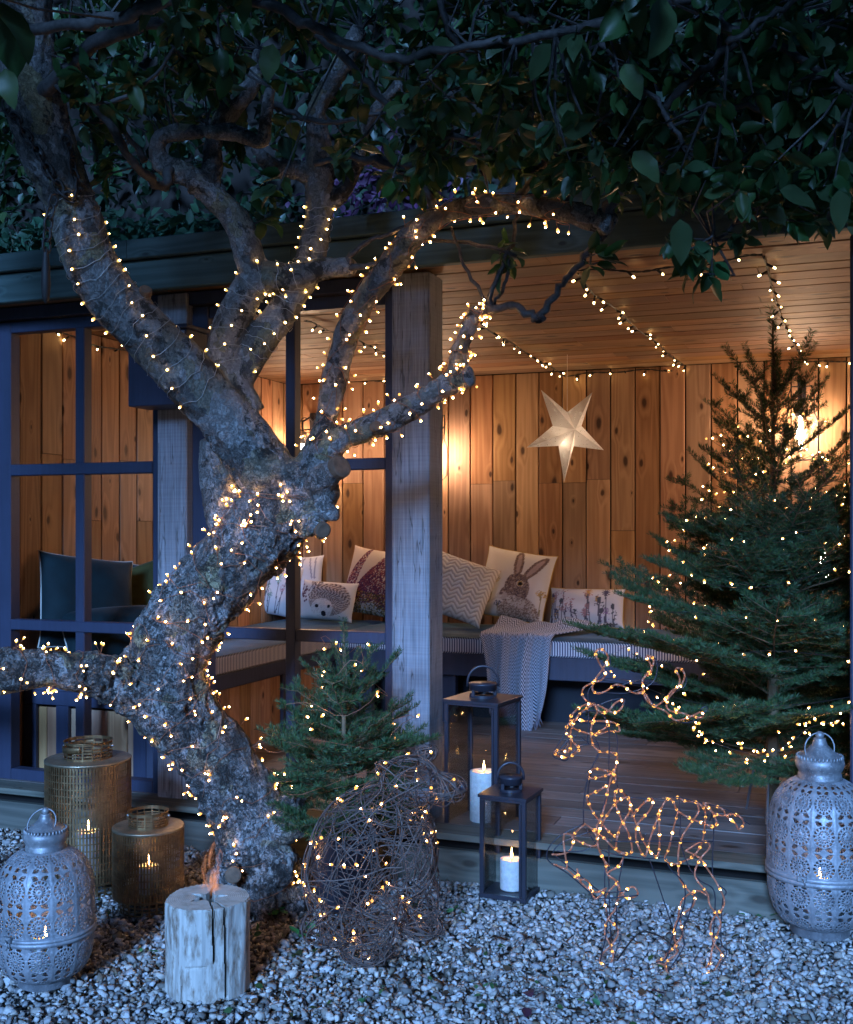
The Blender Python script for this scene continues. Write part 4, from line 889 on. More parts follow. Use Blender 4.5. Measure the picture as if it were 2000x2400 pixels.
# ---------------------------------------------------------------- pierced metal lanterns
def galv(name, c0, c1, metal=.55, rough=.42):
    g = G(name); co = g.obj(); n1 = g.noise(co, 22., 5., .6); n2 = g.noise(co, 120., 3.)
    col = g.ramp(n1, [(.3, c0), (.7, c1)]); n3 = g.noise(co, 9., 5., .7); col = g.mix(g.rng(n3, .52, .66, 0, .55), col, tuple(x*.45 for x in c0)+(1,)); col = g.mix(g.rng(n2, .58, .68, 0, .4), col, tuple(min(1, x*1.5) for x in c1)+(1,))
    return g.pbr(col, g.rng(n2, .3, .7, rough-.08, rough+.15), g.bump(n2, .15, .002), metal, .5)
M['galv'] = galv('whitewashed_metal', (.20, .20, .21), (.38, .38, .39), .35, .5); M['galvcap'] = galv('worn_zinc', (.15, .15, .16), (.36, .355, .35), .5, .48)
def pierced_lantern(c, Rr, H, rot, label, npan=12, cells=28, rows=190, candle_label=''):
    c = Vector(c); t = thing('pierced_lantern', tuple(c), label, 'lantern', 'pierced metal lanterns')
    prof = np.array([(.62, .052), (.80, .085), (.92, .145), (.98, .23), (1., .34), (1., .46), (.98, .56), (.92, .64), (.81, .70), (.64, .745), (.43, .775)])
    S_ = spline(prof, 14); S_[:, 0] *= Rr; S_[:, 1] *= H; seg = np.linalg.norm(np.diff(S_, axis=0), axis=1); cs = np.concatenate([[0], np.cumsum(seg)]); tot = cs[-1]
    s = np.linspace(0, tot, rows+1); rr = np.interp(s, cs, S_[:, 0]); zz = np.interp(s, cs, S_[:, 1]); nth = npan*cells; th = np.arange(nth)/nth*2*np.pi
    pw = 2*np.pi*Rr/npan
    u = (np.arange(nth) % cells)/cells-.5
    per = 1.36*pw; band = np.interp(.315*H, zz, s)
    def pattern(U, Sv):
        q_ = (Sv-band)/per; y = ((q_-.06) % 1.-.40)*1.36*np.where(True, 1., 1.); rho = np.hypot(U, y); ph = np.arctan2(y, U)
        c16 = np.cos(16*ph)
        hole = ((rho > .325) & (rho < .425) & (c16 > .75-1.35*(rho-.325)/.1)) | ((rho > .13) & (rho < .27) & (-c16 > .25)) | (rho < .028)
        yc = ((q_-.06) % 1.-.90)*1.36; yc = np.where(yc < -.68, yc+1.36, yc); rc = np.hypot(U, yc); pc = np.arctan2(yc, U)
        hole |= (rho > .485) & (np.abs(U) < .44) & (np.abs(U) < .40) & (rc > .13+.10*np.abs(np.cos(2*pc))) & (rc < .36) & (np.abs(U) > .035) & (np.abs(yc) > .05)
        bump = np.where((rho > .425) & (rho < .475), 1.2, 0.)+np.where(np.abs(U) > .46, .8, 0.)+np.where((rho > .03) & (rho < .12), .7, 0)+.5*np.cos(16*ph)*((rho > .12) & (rho < .3))
        return hole, bump
    Um, Sm = np.meshgrid((u+.5/cells), (s[:-1]+s[1:])/2); hole, _ = pattern(Um, Sm)
    hole &= ~((np.abs(Sm-band) < .028*H) | (Sm < .012) | (Sm > tot-.010))
    _, bmp = pattern(*np.meshgrid(u, s)); RR = rr[:, None]+bmp*.0011
    V = np.stack([RR*np.cos(th)[None], RR*np.sin(th)[None], np.repeat(zz[:, None], nth, 1)], 2).reshape(-1, 3)
    i, j = np.where(~hole); j2 = (j+1) % nth; Fq = np.stack([i*nth+j, i*nth+j2, (i+1)*nth+j2, (i+1)*nth+j], 1)
    o = put('pierced_body', npmesh('pierced_body', V, Fq, M['galv'], False), t); o.rotation_euler = (0, 0, rot)
    sd = o.modifiers.new('thick', 'SOLIDIFY'); sd.thickness = .0012; sd.offset = -1
    cc = tuple(c)
    MB().lathe([(Rr*.52, .0), (Rr*.56, .004), (Rr*.55, .05*H), (Rr*.63, .056*H)], cc, 40, caps=False).build('foot', M['galv'], t, True)
    bz = .315*H; rb = float(np.interp(bz, zz, rr))
    MB().lathe([(rb-.001, bz-.020*H), (rb+.006, bz-.020*H), (rb+.006, bz-.002*H), (rb+.003, bz), (rb+.006, bz+.002*H), (rb+.006, bz+.022*H), (rb-.001, bz+.022*H)], cc, 64, caps=False).build('hinged_band', M['galv'], t, True)
    k = .775*H; h = .225*H
    MB().lathe([(Rr*.42, k-.004), (Rr*.41, k+.10*h), (Rr*.39, k+.13*h), (Rr*.44, k+.22*h), (Rr*.47, k+.32*h), (Rr*.455, k+.42*h), (Rr*.37, k+.52*h), (Rr*.24, k+.63*h), (Rr*.15, k+.74*h), (Rr*.115, k+.85*h), (Rr*.12, k+.88*h), (Rr*.06, k+.89*h), (.004, k+.895*h)], cc, 40, caps=False).build('dome_cap', M['galvcap'], t, True)
    m = MB()
    for a in range(36):
        an = 2*math.pi*a/36; m.sphere((cc[0]+Rr*.425*math.cos(an), cc[1]+Rr*.425*math.sin(an), cc[2]+k+.46*h), Rr*.03, n=6, k=4, sz=2.)
    bd = m.build('beading', M['galvcap'], t, True); bd['kind'] = 'stuff'
    MB().sphere((cc[0], cc[1], cc[2]+k+.945*h), Rr*.085, n=14, k=8).build('finial', M['galvcap'], t, True)
    rg = Rr*.29; fx = R(200); pts = [(cc[0]+rg*math.cos(a)*math.cos(-TH*-1), cc[1]+rg*math.cos(a)*math.sin(TH)-.018*(1-math.sin(a)), cc[2]+k+.92*h-rg*.75+rg*math.sin(a)) for a in np.linspace(-math.pi*1.5, math.pi*.5, 30)]
    MB().tube(pts, .0026, 8).build('ring_handle', M['galvcap'], t, True)
    az = rot-1.95; lx, ly = cc[0]+(rb+.010)*math.cos(az), cc[1]+(rb+.010)*math.sin(az)
    MB().box((lx-.016, ly-.006, cc[2]+bz+.004), (lx+.016, ly+.006, cc[2]+bz+.022), bev=.002).build('latch', M['galvcap'], t)
    MB().tube([(lx, ly-.006, cc[2]+bz+.014), (lx+.008, ly-.014, cc[2]+bz+.010), (lx+.012, ly-.012, cc[2]+bz-.006), (lx+.004, ly-.008, cc[2]+bz-.014)], .0025, 6).build('hook', M['galvcap'], t, True)
    MB().lathe([(.001, .06*H), (Rr*.6, .062*H)], cc, 30, caps=False).build('floor_plate', M['galv'], t)
    candle((cc[0], cc[1], cc[2]+.064*H), Rr*.30, bz-.064*H-.035, candle_label)
    return t
pl = at_z(107, 2302, 0); pierced_lantern(pl, 111*((1.43)*F/(2302-HY))/F, .545, .3, 'whitewashed pierced metal lantern on the gravel at the bottom left corner', candle_label='lit candle inside the pierced lantern at the bottom left')
pr = at_z(1922, 2185, 0); pierced_lantern(pr, 119*((1.43)*F/(2185-HY))/F, .705, .1, 'large whitewashed pierced metal lantern beside the reindeer at the right edge', npan=14, candle_label='lit candle inside the large pierced lantern at the right')
# ---------------------------------------------------------------- brass slotted lanterns
M['brass'] = galv('aged_brass', (.13, .078, .036), (.29, .18, .085), .85, .46); M['brasstop'] = galv('dull_brass_top', (.24, .19, .12), (.38, .31, .21), .85, .45)
def slot_grid(R_, z0, z1, ncol, nrow, bar, gap, edge, name, mat, parent, c, thick=.001):
    tb = []; 
    for i in range(ncol): a = 2*math.pi*i/ncol; w = 2*math.pi/ncol; tb += [a, a+w*bar]
    zb = [z0, z0+edge]; hh = (z1-z0-2*edge)/nrow
    for k in range(nrow):
        zb += [z0+edge+hh*(k+1)-gap, z0+edge+hh*(k+1)] if k < nrow-1 else [z0+edge+hh*(k+1)]
    zb += [z1]; n = len(tb); vs = [(R_*math.cos(a), R_*math.sin(a), z) for z in zb for a in tb]; fs = []
    for k in range(len(zb)-1):
        for j in range(n):
            if k % 2 == 1 and j % 2 == 1: continue
            fs.append((k*n+j, k*n+(j+1) % n, (k+1)*n+(j+1) % n, (k+1)*n+j))
    m = MB().add([(x+c[0], y+c[1], z+c[2]) for x, y, z in vs], fs); o = m.build(name, mat, parent)
    sd = o.modifiers.new('thick', 'SOLIDIFY'); sd.thickness = thick; sd.offset = -1; return o
def brass_lantern(c, R_, H, ncol, nrow, label, hand, clabel):
    c = tuple(c); t = thing('brass_lantern', c, label, 'lantern', 'slotted brass lanterns')
    slot_grid(R_*.84, 0.001, .055, 26, 3, .28, .005, .006, 'foot_ring', M['brass'], t, c)
    slot_grid(R_, .052, H, ncol, nrow, .64, .0045, .008, 'slotted_drum', M['brass'], t, c)
    rc = R_*.56; MB().lathe([(rc, H+.004), (R_*.985, H+.003), (R_*1.006, H+.001), (R_*1.006, H-.006), (R_*.99, H-.006)], c, 64, caps=False).build('top_plate', M['brasstop'], t, True)
    MB().lathe([(.001, .056), (R_*.99, .056)], c, 40, caps=False).build('floor_plate', M['brass'], t)
    ch = R_*.42; slot_grid(rc, H+.002, H+.002+ch, 16, 4, .16, .006, .010, 'collar', M['brass'], t, c)
    MB().tube([(c[0]+(rc+.001)*math.cos(a), c[1]+(rc+.001)*math.sin(a), c[2]+H+.002+ch) for a in np.linspace(0, 2*math.pi, 49)], .0018, 6, caps=False).build('collar_rim', M['brass'], t, True)
    z = c[2]+H+ch*.72
    for s in (-1, 1): MB().sphere((c[0]+s*CS*(rc+.003), c[1]+s*SN*(rc+.003), z), .0055, n=8, k=6).build('rivet', M['steel'], t, True)
    # strap handle swung over: a flat band from rivet to rivet
    m = MB(); L = rc*1.06; vs = []; N = 26
    for i in range(N+1):
        a = math.pi*i/N; lx = L*math.cos(a); ly = L*math.sin(a)
        dx, dz = (hand[0]*ly, hand[1]*ly); w = .010
        # along the camera-right axis between the rivets, swinging to direction 'hand'
        bx, by = lx*hand[2], lx*hand[3]
        p = Vector((c[0]+bx+dx*hand[4], c[1]+by+dx*hand[5], z+dz)); vs += [tuple(p-Vector((0, 0, w*abs(hand[0])+.002))-Vector((hand[4], hand[5], 0))*w*abs(hand[1])), tuple(p+Vector((0, 0, w*abs(hand[0])+.002))+Vector((hand[4], hand[5], 0))*w*abs(hand[1]))]
    o = m.add(vs, [(2*i, 2*i+2, 2*i+3, 2*i+1) for i in range(N)]).build('strap_handle', M['brass'], t, True); sd = o.modifiers.new('thick', 'SOLIDIFY'); sd.thickness = .002
    candle((c[0], c[1], c[2]+.058), R_*.30, H*.33, clabel); return t
b1 = at_z(207, 2082, 0); d1 = CAMH*F/(2082-HY); brass_lantern(b1, 98*d1/F, 305*d1/F, 84, 17, 'tall slotted brass drum lantern by the left window', (1., -.10, -SN, CS, -CS, -SN), 'lit candle inside the tall brass lantern')
b2 = at_z(348, 2128, 0); d2 = CAMH*F/(2128-HY); brass_lantern(b2, 82*d2/F, 192*d2/F, 74, 9, 'short slotted brass drum lantern between the tall one and the trunk', (.10, -.55, CS, SN, SN, -CS), 'lit candle inside the short brass lantern')
# ---------------------------------------------------------------- black glazed lanterns
def glass_lantern(A, B, Dp, H, label, clabel, ch, z0):
    """A, B: front bottom corners on the ground, Dp: depth"""
    A, B = Vector(A), Vector(B); ex = (B-A); w = ex.length; ex.normalize(); ey = Vector((-ex.y, ex.x, 0)); rot = math.atan2(ex.y, ex.x)
    cen = A+ex*w/2+ey*Dp/2; cen.z = z0; t = thing('glass_lantern', tuple(cen), label, 'lantern', 'black glazed lanterns')
    def bx(name, lo, hi, mt='black', bev=.0015, z=None):
        m = MB().box(lo, hi, bev=bev) if bev else MB().box(lo, hi); o = put(name, m.mesh(name, M[mt]), t); o.rotation_euler = (0, 0, rot); return o
    p = .017; hw, hd = w/2, Dp/2
    for sx in (-1, 1):
        for sy in (-1, 1):
            x0, x1 = (hw-p, hw) if sx > 0 else (-hw, -hw+p); ya, yb = (hd-p, hd) if sy > 0 else (-hd, -hd+p)
            bx('corner_post', (x0, ya, .018), (x1, yb, H-.022))
    bx('base_plate', (-hw-.002, -hd-.002, .002), (hw+.002, hd+.002, .019)); bx('top_plate', (-hw-.006, -hd-.006, H-.012), (hw+.006, hd+.006, H)); bx('top_rail', (-hw, -hd, H-.0235), (hw, hd, H-.0125))
    for sy in (-1, 1):
        y = sy*(hd-p/2); bx('glass_pane', (-hw+p, y-.001, .020), (hw-p, y+.001, H-.024), 'glass', 0)
        x = sy*(hw-p/2); bx('glass_pane', (x-.001, -hd+p, .020), (x+.001, hd-p, H-.024), 'glass', 0)
    bx('door_stile', (hw-p-.010, -hd-.0015, .022), (hw-p-.001, -hd+.008, H-.026)); bx('hinge', (-hw-.004, -hd+.002, H*.42), (-hw-.0005, -hd+.010, H*.42+.02))
    r = w*.24; c = (cen.x, cen.y, z0+H)
    MB().lathe([(r, .001), (r, .012)], c, 28, caps=False).build('collar_ring', M['black'], t, True)
    for a in (0., 2.1, 4.2): MB().box((c[0]+r*.93*math.cos(a)-.006, c[1]+r*.93*math.sin(a)-.006, c[2]+.010), (c[0]+r*.93*math.cos(a)+.006, c[1]+r*.93*math.sin(a)+.006, c[2]+.034)).build('collar_strut', M['black'], t)
    MB().lathe([(r*.95, .030), (r, .030), (r, .052), (r*1.03, .053), (r*1.03, .060), (.001, .061)], c, 28, caps=False).build('chimney_cap', M['black'], t, True)
    hx, hy = CS, SN; rh = r*1.12
    pts = [(c[0]+hx*rh*math.cos(a), c[1]+hy*rh*math.cos(a), c[2]+.045+rh*1.05*math.sin(a)+(rh*.25 if 0.15 < a < 2.99 else 0)) for a in np.linspace(0, math.pi, 21)]
    MB().tube(pts, .0052, 8).build('loop_handle', M['black'], t, True)
    cc = (cen.x+.004, cen.y, z0+.020); candle(cc, w*.245, ch, clabel); return t
A, B = at_z(1124, 2104, 0), at_z(1232, 2120, 0); glass_lantern(A, B, (B-A).length*1.0, 248*(CAMH*F/(2121-HY))/F, 'black metal lantern with glass panes standing on the gravel before the deck', 'lit pillar candle inside the lantern on the gravel', .118, 0)
A, B = at_z(1041, 1944, DECK), at_z(1166, 1962, DECK); glass_lantern(A, B, (B-A).length*1.0, 306*((CAMH-DECK)*F/(1944-HY))/F, 'taller black metal lantern with glass panes standing on the deck beside the oak post', 'lit pillar candle inside the taller lantern on the deck', .215, DECK)
# ---------------------------------------------------------------- torch log
def logmat():
    g = G('debarked_log'); co = g.obj(); sep = g.n('SeparateXYZ', {0: co})
    fib = g.noise(g.mapv(co, (70, 70, 3)), 1., 4.); st = g.noise(g.mapv(co, (38, 38, 11)), 1., 5., .65)
    side = g.ramp(fib, [(.3, (.34, .31, .27)), (.7, (.58, .54, .47))]); side = g.mix(g.rng(st, .46, .66, 0, .9), side, (.13, .075, .04, 1))
    rr = g.math('POWER', g.math('ADD', g.math('MULTIPLY', sep.outputs[0], sep.outputs[0]), g.math('MULTIPLY', sep.outputs[1], sep.outputs[1])), .5)
    wob = g.math('ADD', rr, g.math('MULTIPLY', g.noise(co, 12., 2.), .01)); ring = g.math('FRACT', g.math('MULTIPLY', wob, 160.))
    top = g.ramp(ring, [(0., (.40, .37, .31)), (.6, (.58, .54, .46)), (1., (.42, .38, .32))]); top = g.mix(g.rng(g.noise(co, 22., 5., .7), .45, .7, 0, .6), top, (.22, .18, .13, 1)); top = g.mix(g.rng(rr, .085, .118, 0, .55), top, (.20, .15, .10, 1)) if False else top
    nz = g.n('SeparateXYZ', {0: g.n('NewGeometry').outputs['Normal']}).outputs[2]
    col = g.mix(g.rng(nz, .6, .9), side, top); c = g.attr(); col = g.mix(1., col, c, 'MULTIPLY')
    return g.pbr(col, .85, g.bump(g.math('ADD', fib, st), .4, .004), spec=.2)
def torch_log():
    c = at_z(487, 2314, 0); d = CAMH*F/(2314-HY); Rr = 96*d/F; H = 212*d/F; t = thing('torch_log', tuple(c), 'pale debarked torch log with a star cut in its top, standing on the gravel', 'log')
    nt = 300; nr = 60; nz = 60; th = np.arange(nt)/nt*2*np.pi
    out = 1+.02*np.sin(3*th+1)+.012*np.sin(7*th)+.008*np.sin(13*th+2)
    # direction towards the camera in the log's own frame
    cam_a = math.atan2(-c.y, -c.x)
    def kerf(a): return np.abs((th-(cam_a+a)+np.pi) % (2*np.pi)-np.pi)
    V, Cc = [], []
    for i in range(nr+1):
        r = Rr*out*(i/nr)**.9; x, y = r*np.cos(th), r*np.sin(th); z = np.full(nt, H)+.001*np.sin(40*th)*(i > nr-3)
        if i == nr: r = r*.985; z -= .003; x, y = r*np.cos(th), r*np.sin(th)
        rot = cam_a+.3; sx = x*math.cos(rot)+y*math.sin(rot); sy = -x*math.sin(rot)+y*math.cos(rot); a = np.arctan2(sy, sx); rho = np.hypot(sx, sy)
        k = (a/(2*np.pi/5)) % 1.; tri = np.abs(k-.5)*2; star = rho < Rr*(.19+.30*tri**1.7)
        dk = np.ones((nt, 3)); dep = np.zeros(nt); dep[star] = .09; dk[star] = (.10, .08, .07)
        for an, w, r0 in ((.13, .006, .25), (.42, .007, .45), (2.95, .006, .2)):
            dirx, diry = math.cos(cam_a+an), math.sin(cam_a+an); per = np.abs(-x*diry+y*dirx); al = x*dirx+y*diry; kf = (per < w/2) & (al > Rr*r0); dep[kf] = np.maximum(dep[kf], .025); dk[kf] = (.45, .42, .38)
        V.append(np.stack([x, y, z-dep], 1)); Cc.append(dk)
    for i in range(1, nz+1):
        f = i/nz; z = H*(1-f); r = Rr*out*(1+.012*np.sin(5*th+f*3)-.012*f*0)+.0012*np.sin(9*th+f*4)+.0008*np.sin(23*th+f*7)
        dk = np.ones((nt, 3))
        for an, w, f1 in ((.13, .0042, .58), (.42, .0052, .97)):
            an2 = an+.05*f; kk = np.abs((th-(cam_a+an2)+np.pi) % (2*np.pi)-np.pi)*Rr < w
            if f < f1: r = np.where(kk, r-.022, r); dk[kk] = (.35, .32, .28)
        kk = (np.abs((th-(cam_a-.62)+np.pi) % (2*np.pi)-np.pi)*Rr < .003) & (f > .82); r = np.where(kk, r-.012, r)
        if .60 < f < .625: kk = np.abs((th-(cam_a-.28)+np.pi) % (2*np.pi)-np.pi) < .26; r = np.where(kk, r-.006, r)
        V.append(np.stack([r*np.cos(th), r*np.sin(th), np.full(nt, z)], 1)); Cc.append(dk)
    V = np.vstack(V); Cc = np.vstack(Cc); n = nr+nz; i, j = np.meshgrid(np.arange(n), np.arange(nt), indexing='ij'); j2 = (j+1) % nt
    Fq = np.stack([i*nt+j, (i+1)*nt+j, (i+1)*nt+j2, i*nt+j2], 2).reshape(-1, 4)
    o = put('log_body', npmesh('log_body', V, Fq, logmat(), True, Cc), t)
    try: o.data.set_sharp_from_angle(angle=R(65))
    except Exception: pass
    # the flame licking out of the star
    g = G('torch_flame'); co = g.obj(); n1 = g.noise(g.mapv(co, (70, 70, 16)), 1., 3., .6); lw = g.n('LayerWeight', {0: .35}).outputs[1]
    zf = g.n('SeparateXYZ', {0: co}).outputs[2]
    al = g.math('MULTIPLY', g.rng(n1, .46, .74, .0, .40), g.math('SUBTRACT', 1., lw))
    fm = g.shader(g.n('MixShader', {0: al, 1: g.n('BsdfTransparent').outputs[0], 2: g.n('Emission', {0: (1., .42, .24, 1), 1: 1.1*EK}).outputs[0]}).outputs[0])
    ftop = []
    for (ox, oy, rr, hh, sd) in ((-.014, .01, .022, .165, 1.), (.012, .004, .018, .150, 2.3), (.0, -.004, .027, .10, 4.)):
        m = MB(); prof = [(rr*f2, hh*z2) for f2, z2 in ((.35, 0), (.8, .12), (1., .3), (.85, .52), (.7, .72), (.55, .88), (.12, 1.))]
        m.lathe(prof, (0, 0, 0), 16, caps=False); m.v = [(x+ox+.010*math.sin(z*40+sd), y+oy+.008*math.cos(z*33+sd), z) for x, y, z in m.v]
        fo = m.mesh('flame', fm, True); f_ = put('flame', fo, t, (c.x-SN*.075, c.y+CS*.075, H-.02))
torch_log()
# ---------------------------------------------------------------- willow bear
def bear():
    d0 = 3.80; k = d0/F; c = at_z(880, 2228, 0); T = thing('willow_bear', (c.x, c.y, 0), 'sitting bear woven from brown willow rods with small lights inside', 'bear sculpture')
    E = [(796, 2075, 84, 112, 0., .00, .15), (845, 2000, 108, 128, 26., .00, .165), (895, 1945, 84, 84, 0., .0, .14), (945, 2010, 78, 120, 0., .0, .145), (962, 1852, 66, 56, 8., -.03, .10), (1036, 1868, 46, 30, 12., -.045, .055), (1062, 1866, 26, 24, 0, -.045, .042),
         (905, 1815, 22, 20, 20., -.07, .022), (1000, 1800, 26, 18, -20., .07, .022), (880, 2130, 54, 105, 0., -.075, .072), (868, 2228, 60, 24, 0., -.10, .085), (985, 2120, 44, 98, 0., .055, .066), (985, 2206, 50, 24, 0., .045, .075), (775, 2180, 62, 40, 0., -.06, .10), (800, 2200, 56, 26, 0., .09, .08)]
    A = np.array(E, float); cen = np.stack([(A[:, 0]-880)*k, A[:, 5], (2250-A[:, 1])*k], 1); rad = np.stack([A[:, 2]*k, A[:, 6], A[:, 3]*k], 1); ca, sa = np.cos(np.radians(A[:, 4])), np.sin(np.radians(A[:, 4]))
    def sdf(p):
        q = p[:, None, :]-cen[None]; x = q[..., 0]*ca+q[..., 2]*-sa; z = q[..., 0]*sa+q[..., 2]*ca; q2 = np.stack([x, q[..., 1], z], -1)
        k0 = np.linalg.norm(q2/rad, axis=-1); k1 = np.linalg.norm(q2/rad**2, axis=-1); d = k0*(k0-1)/np.maximum(k1, 1e-6)
        h = .018; m = d.min(1); return m-h*np.log(np.exp(-(d-m[:, None])/h).sum(1))*.6
    def grad(p, e=.002):
        g = np.stack([(sdf(p+np.eye(3)[i]*e)-sdf(p-np.eye(3)[i]*e))/(2*e) for i in range(3)], 1); return g/(np.linalg.norm(g, axis=1)[:, None]+1e-9)
    q = np.random.default_rng(12); n = 340
    w = (A[:, 2]*A[:, 3])**.62; w[4:7] *= 1.7; w /= w.sum(); pk = q.choice(len(E), n, p=w); p = cen[pk]+q.normal(size=(n, 3))*rad[pk]
    off = q.uniform(-.008, .006, n)
    for _ in range(14): p -= (sdf(p)-off)[:, None]*grad(p)*.9
    t = q.normal(size=(n, 3)); g_ = grad(p); 
    # half of the rods run round the limbs, the rest criss-cross
    hz = q.uniform(size=n) < .40; t[hz, 2] *= .15
    t -= (t*g_).sum(1)[:, None]*g_; t /= np.linalg.norm(t, axis=1)[:, None]
    steps = 30; path = [p.copy()]; curl = q.normal(0, .05, n)
    for s in range(steps):
        p = p+t*.018
        for _ in range(2): p -= (sdf(p)-off)[:, None]*grad(p)*.8
        p[:, 2] = np.maximum(p[:, 2], .012)
        g_ = grad(p); t = p-path[-1]; t -= (t*g_).sum(1)[:, None]*g_; b = np.cross(g_, t); t = t+b*curl[:, None]+q.normal(0, .0012, (n, 3)); t /= (np.linalg.norm(t, axis=1)[:, None]+1e-9); path.append(p.copy())
    path = np.stack(path, 1)
    def W(v): return np.stack([c.x+v[..., 0]*CS-v[..., 1]*SN, c.y+v[..., 0]*SN+v[..., 1]*CS, v[..., 2]], -1)
    path = W(path); m = MB(); ln = np.where(np.isin(pk, (4, 5, 6, 7, 8)), q.integers(9, 18, n), q.integers(12, steps+1, n))
    for i in range(n):
        r = q.uniform(.0018, .0029); pts = path[i, :ln[i]]; m.tube([tuple(x) for x in pts], [r*(1-.35*j/len(pts)) for j in range(len(pts))], 5, m=int(q.integers(0, 2)))
    M['willow'] = simple('willow_rod', (.13, .088, .072), .6, var=.3, scale=40.); M['willow2'] = simple('dark_willow_rod', (.075, .05, .042), .6, var=.3, scale=40.)
    o = m.build('willow_weave', [M['willow'], M['willow2']], T, True); o['kind'] = 'stuff'
    # nose
    nb = W(np.array([[(1081-880)*k, -.035, (2250-1862)*k]]))[0]; MB().sphere(tuple(nb), .016, n=10, k=7).build('nose', M['black'], T, True)
    for dx in (.03, -.035):
        eb = W(np.array([[(1015-880)*k, -.02+dx*1.6, (2250-1838)*k]]))[0]; MB().sphere(tuple(eb), .009, n=8, k=6).build('eye', M['black'], T, True)
    L = thing('fairy_lights', (c.x, c.y, 0), 'warm white lights tucked into the willow bear', 'fairy lights', 'lights inside the figures')
    B = []; pts = q.uniform(-1, 1, (420, 3))*np.array([.28, .19, .24])+np.array([.02, 0, .30]); pts = pts[sdf(pts) < -.012]; g_ = grad(pts)
    for _ in range(6): pts -= (sdf(pts)-.002)[:, None]*g_*.8; g_ = grad(pts)
    pts = pts[:40]
    for x, y in ((905, 1800), (955, 1795), (1010, 1790), (975, 1815), (885, 1840), (930, 1848), (1010, 1855), (1062, 1842), (1022, 1882), (897, 1890), (835, 1872), (1000, 1978), (868, 2108), (925, 2150), (800, 2118), (745, 2085), (720, 2085), (985, 2172), (785, 2020), (870, 2225), (760, 2105), (815, 2020), (945, 2105)):
        pts = np.vstack([pts, [[(x-880)*k, -.16, (2250-y)*k]]])
    mm = np.arange(len(pts)) >= 40
    for _ in range(30):
        s_ = sdf(pts); go = mm & (s_ > -.002); pts[go, 1] += .006
    B = [Vector(v) for v in W(pts)]; add_bulbs(L, B)
    rest = sorted(B, key=lambda v: v.z); pth = [rest.pop(0)]
    while rest: j = min(range(len(rest)), key=lambda i_: (rest[i_]-pth[-1]).length); pth.append(rest.pop(j))
    mw = MB()
    for a_, b_ in zip(pth[:-1], pth[1:]):
        if (a_-b_).length < .11: mw.tube([a_, (a_+b_)/2+Vector((0, 0, -.008)), b_], .0009, 4)
    mw.build('wire', M['wire'], L)['kind'] = 'stuff'
bear()
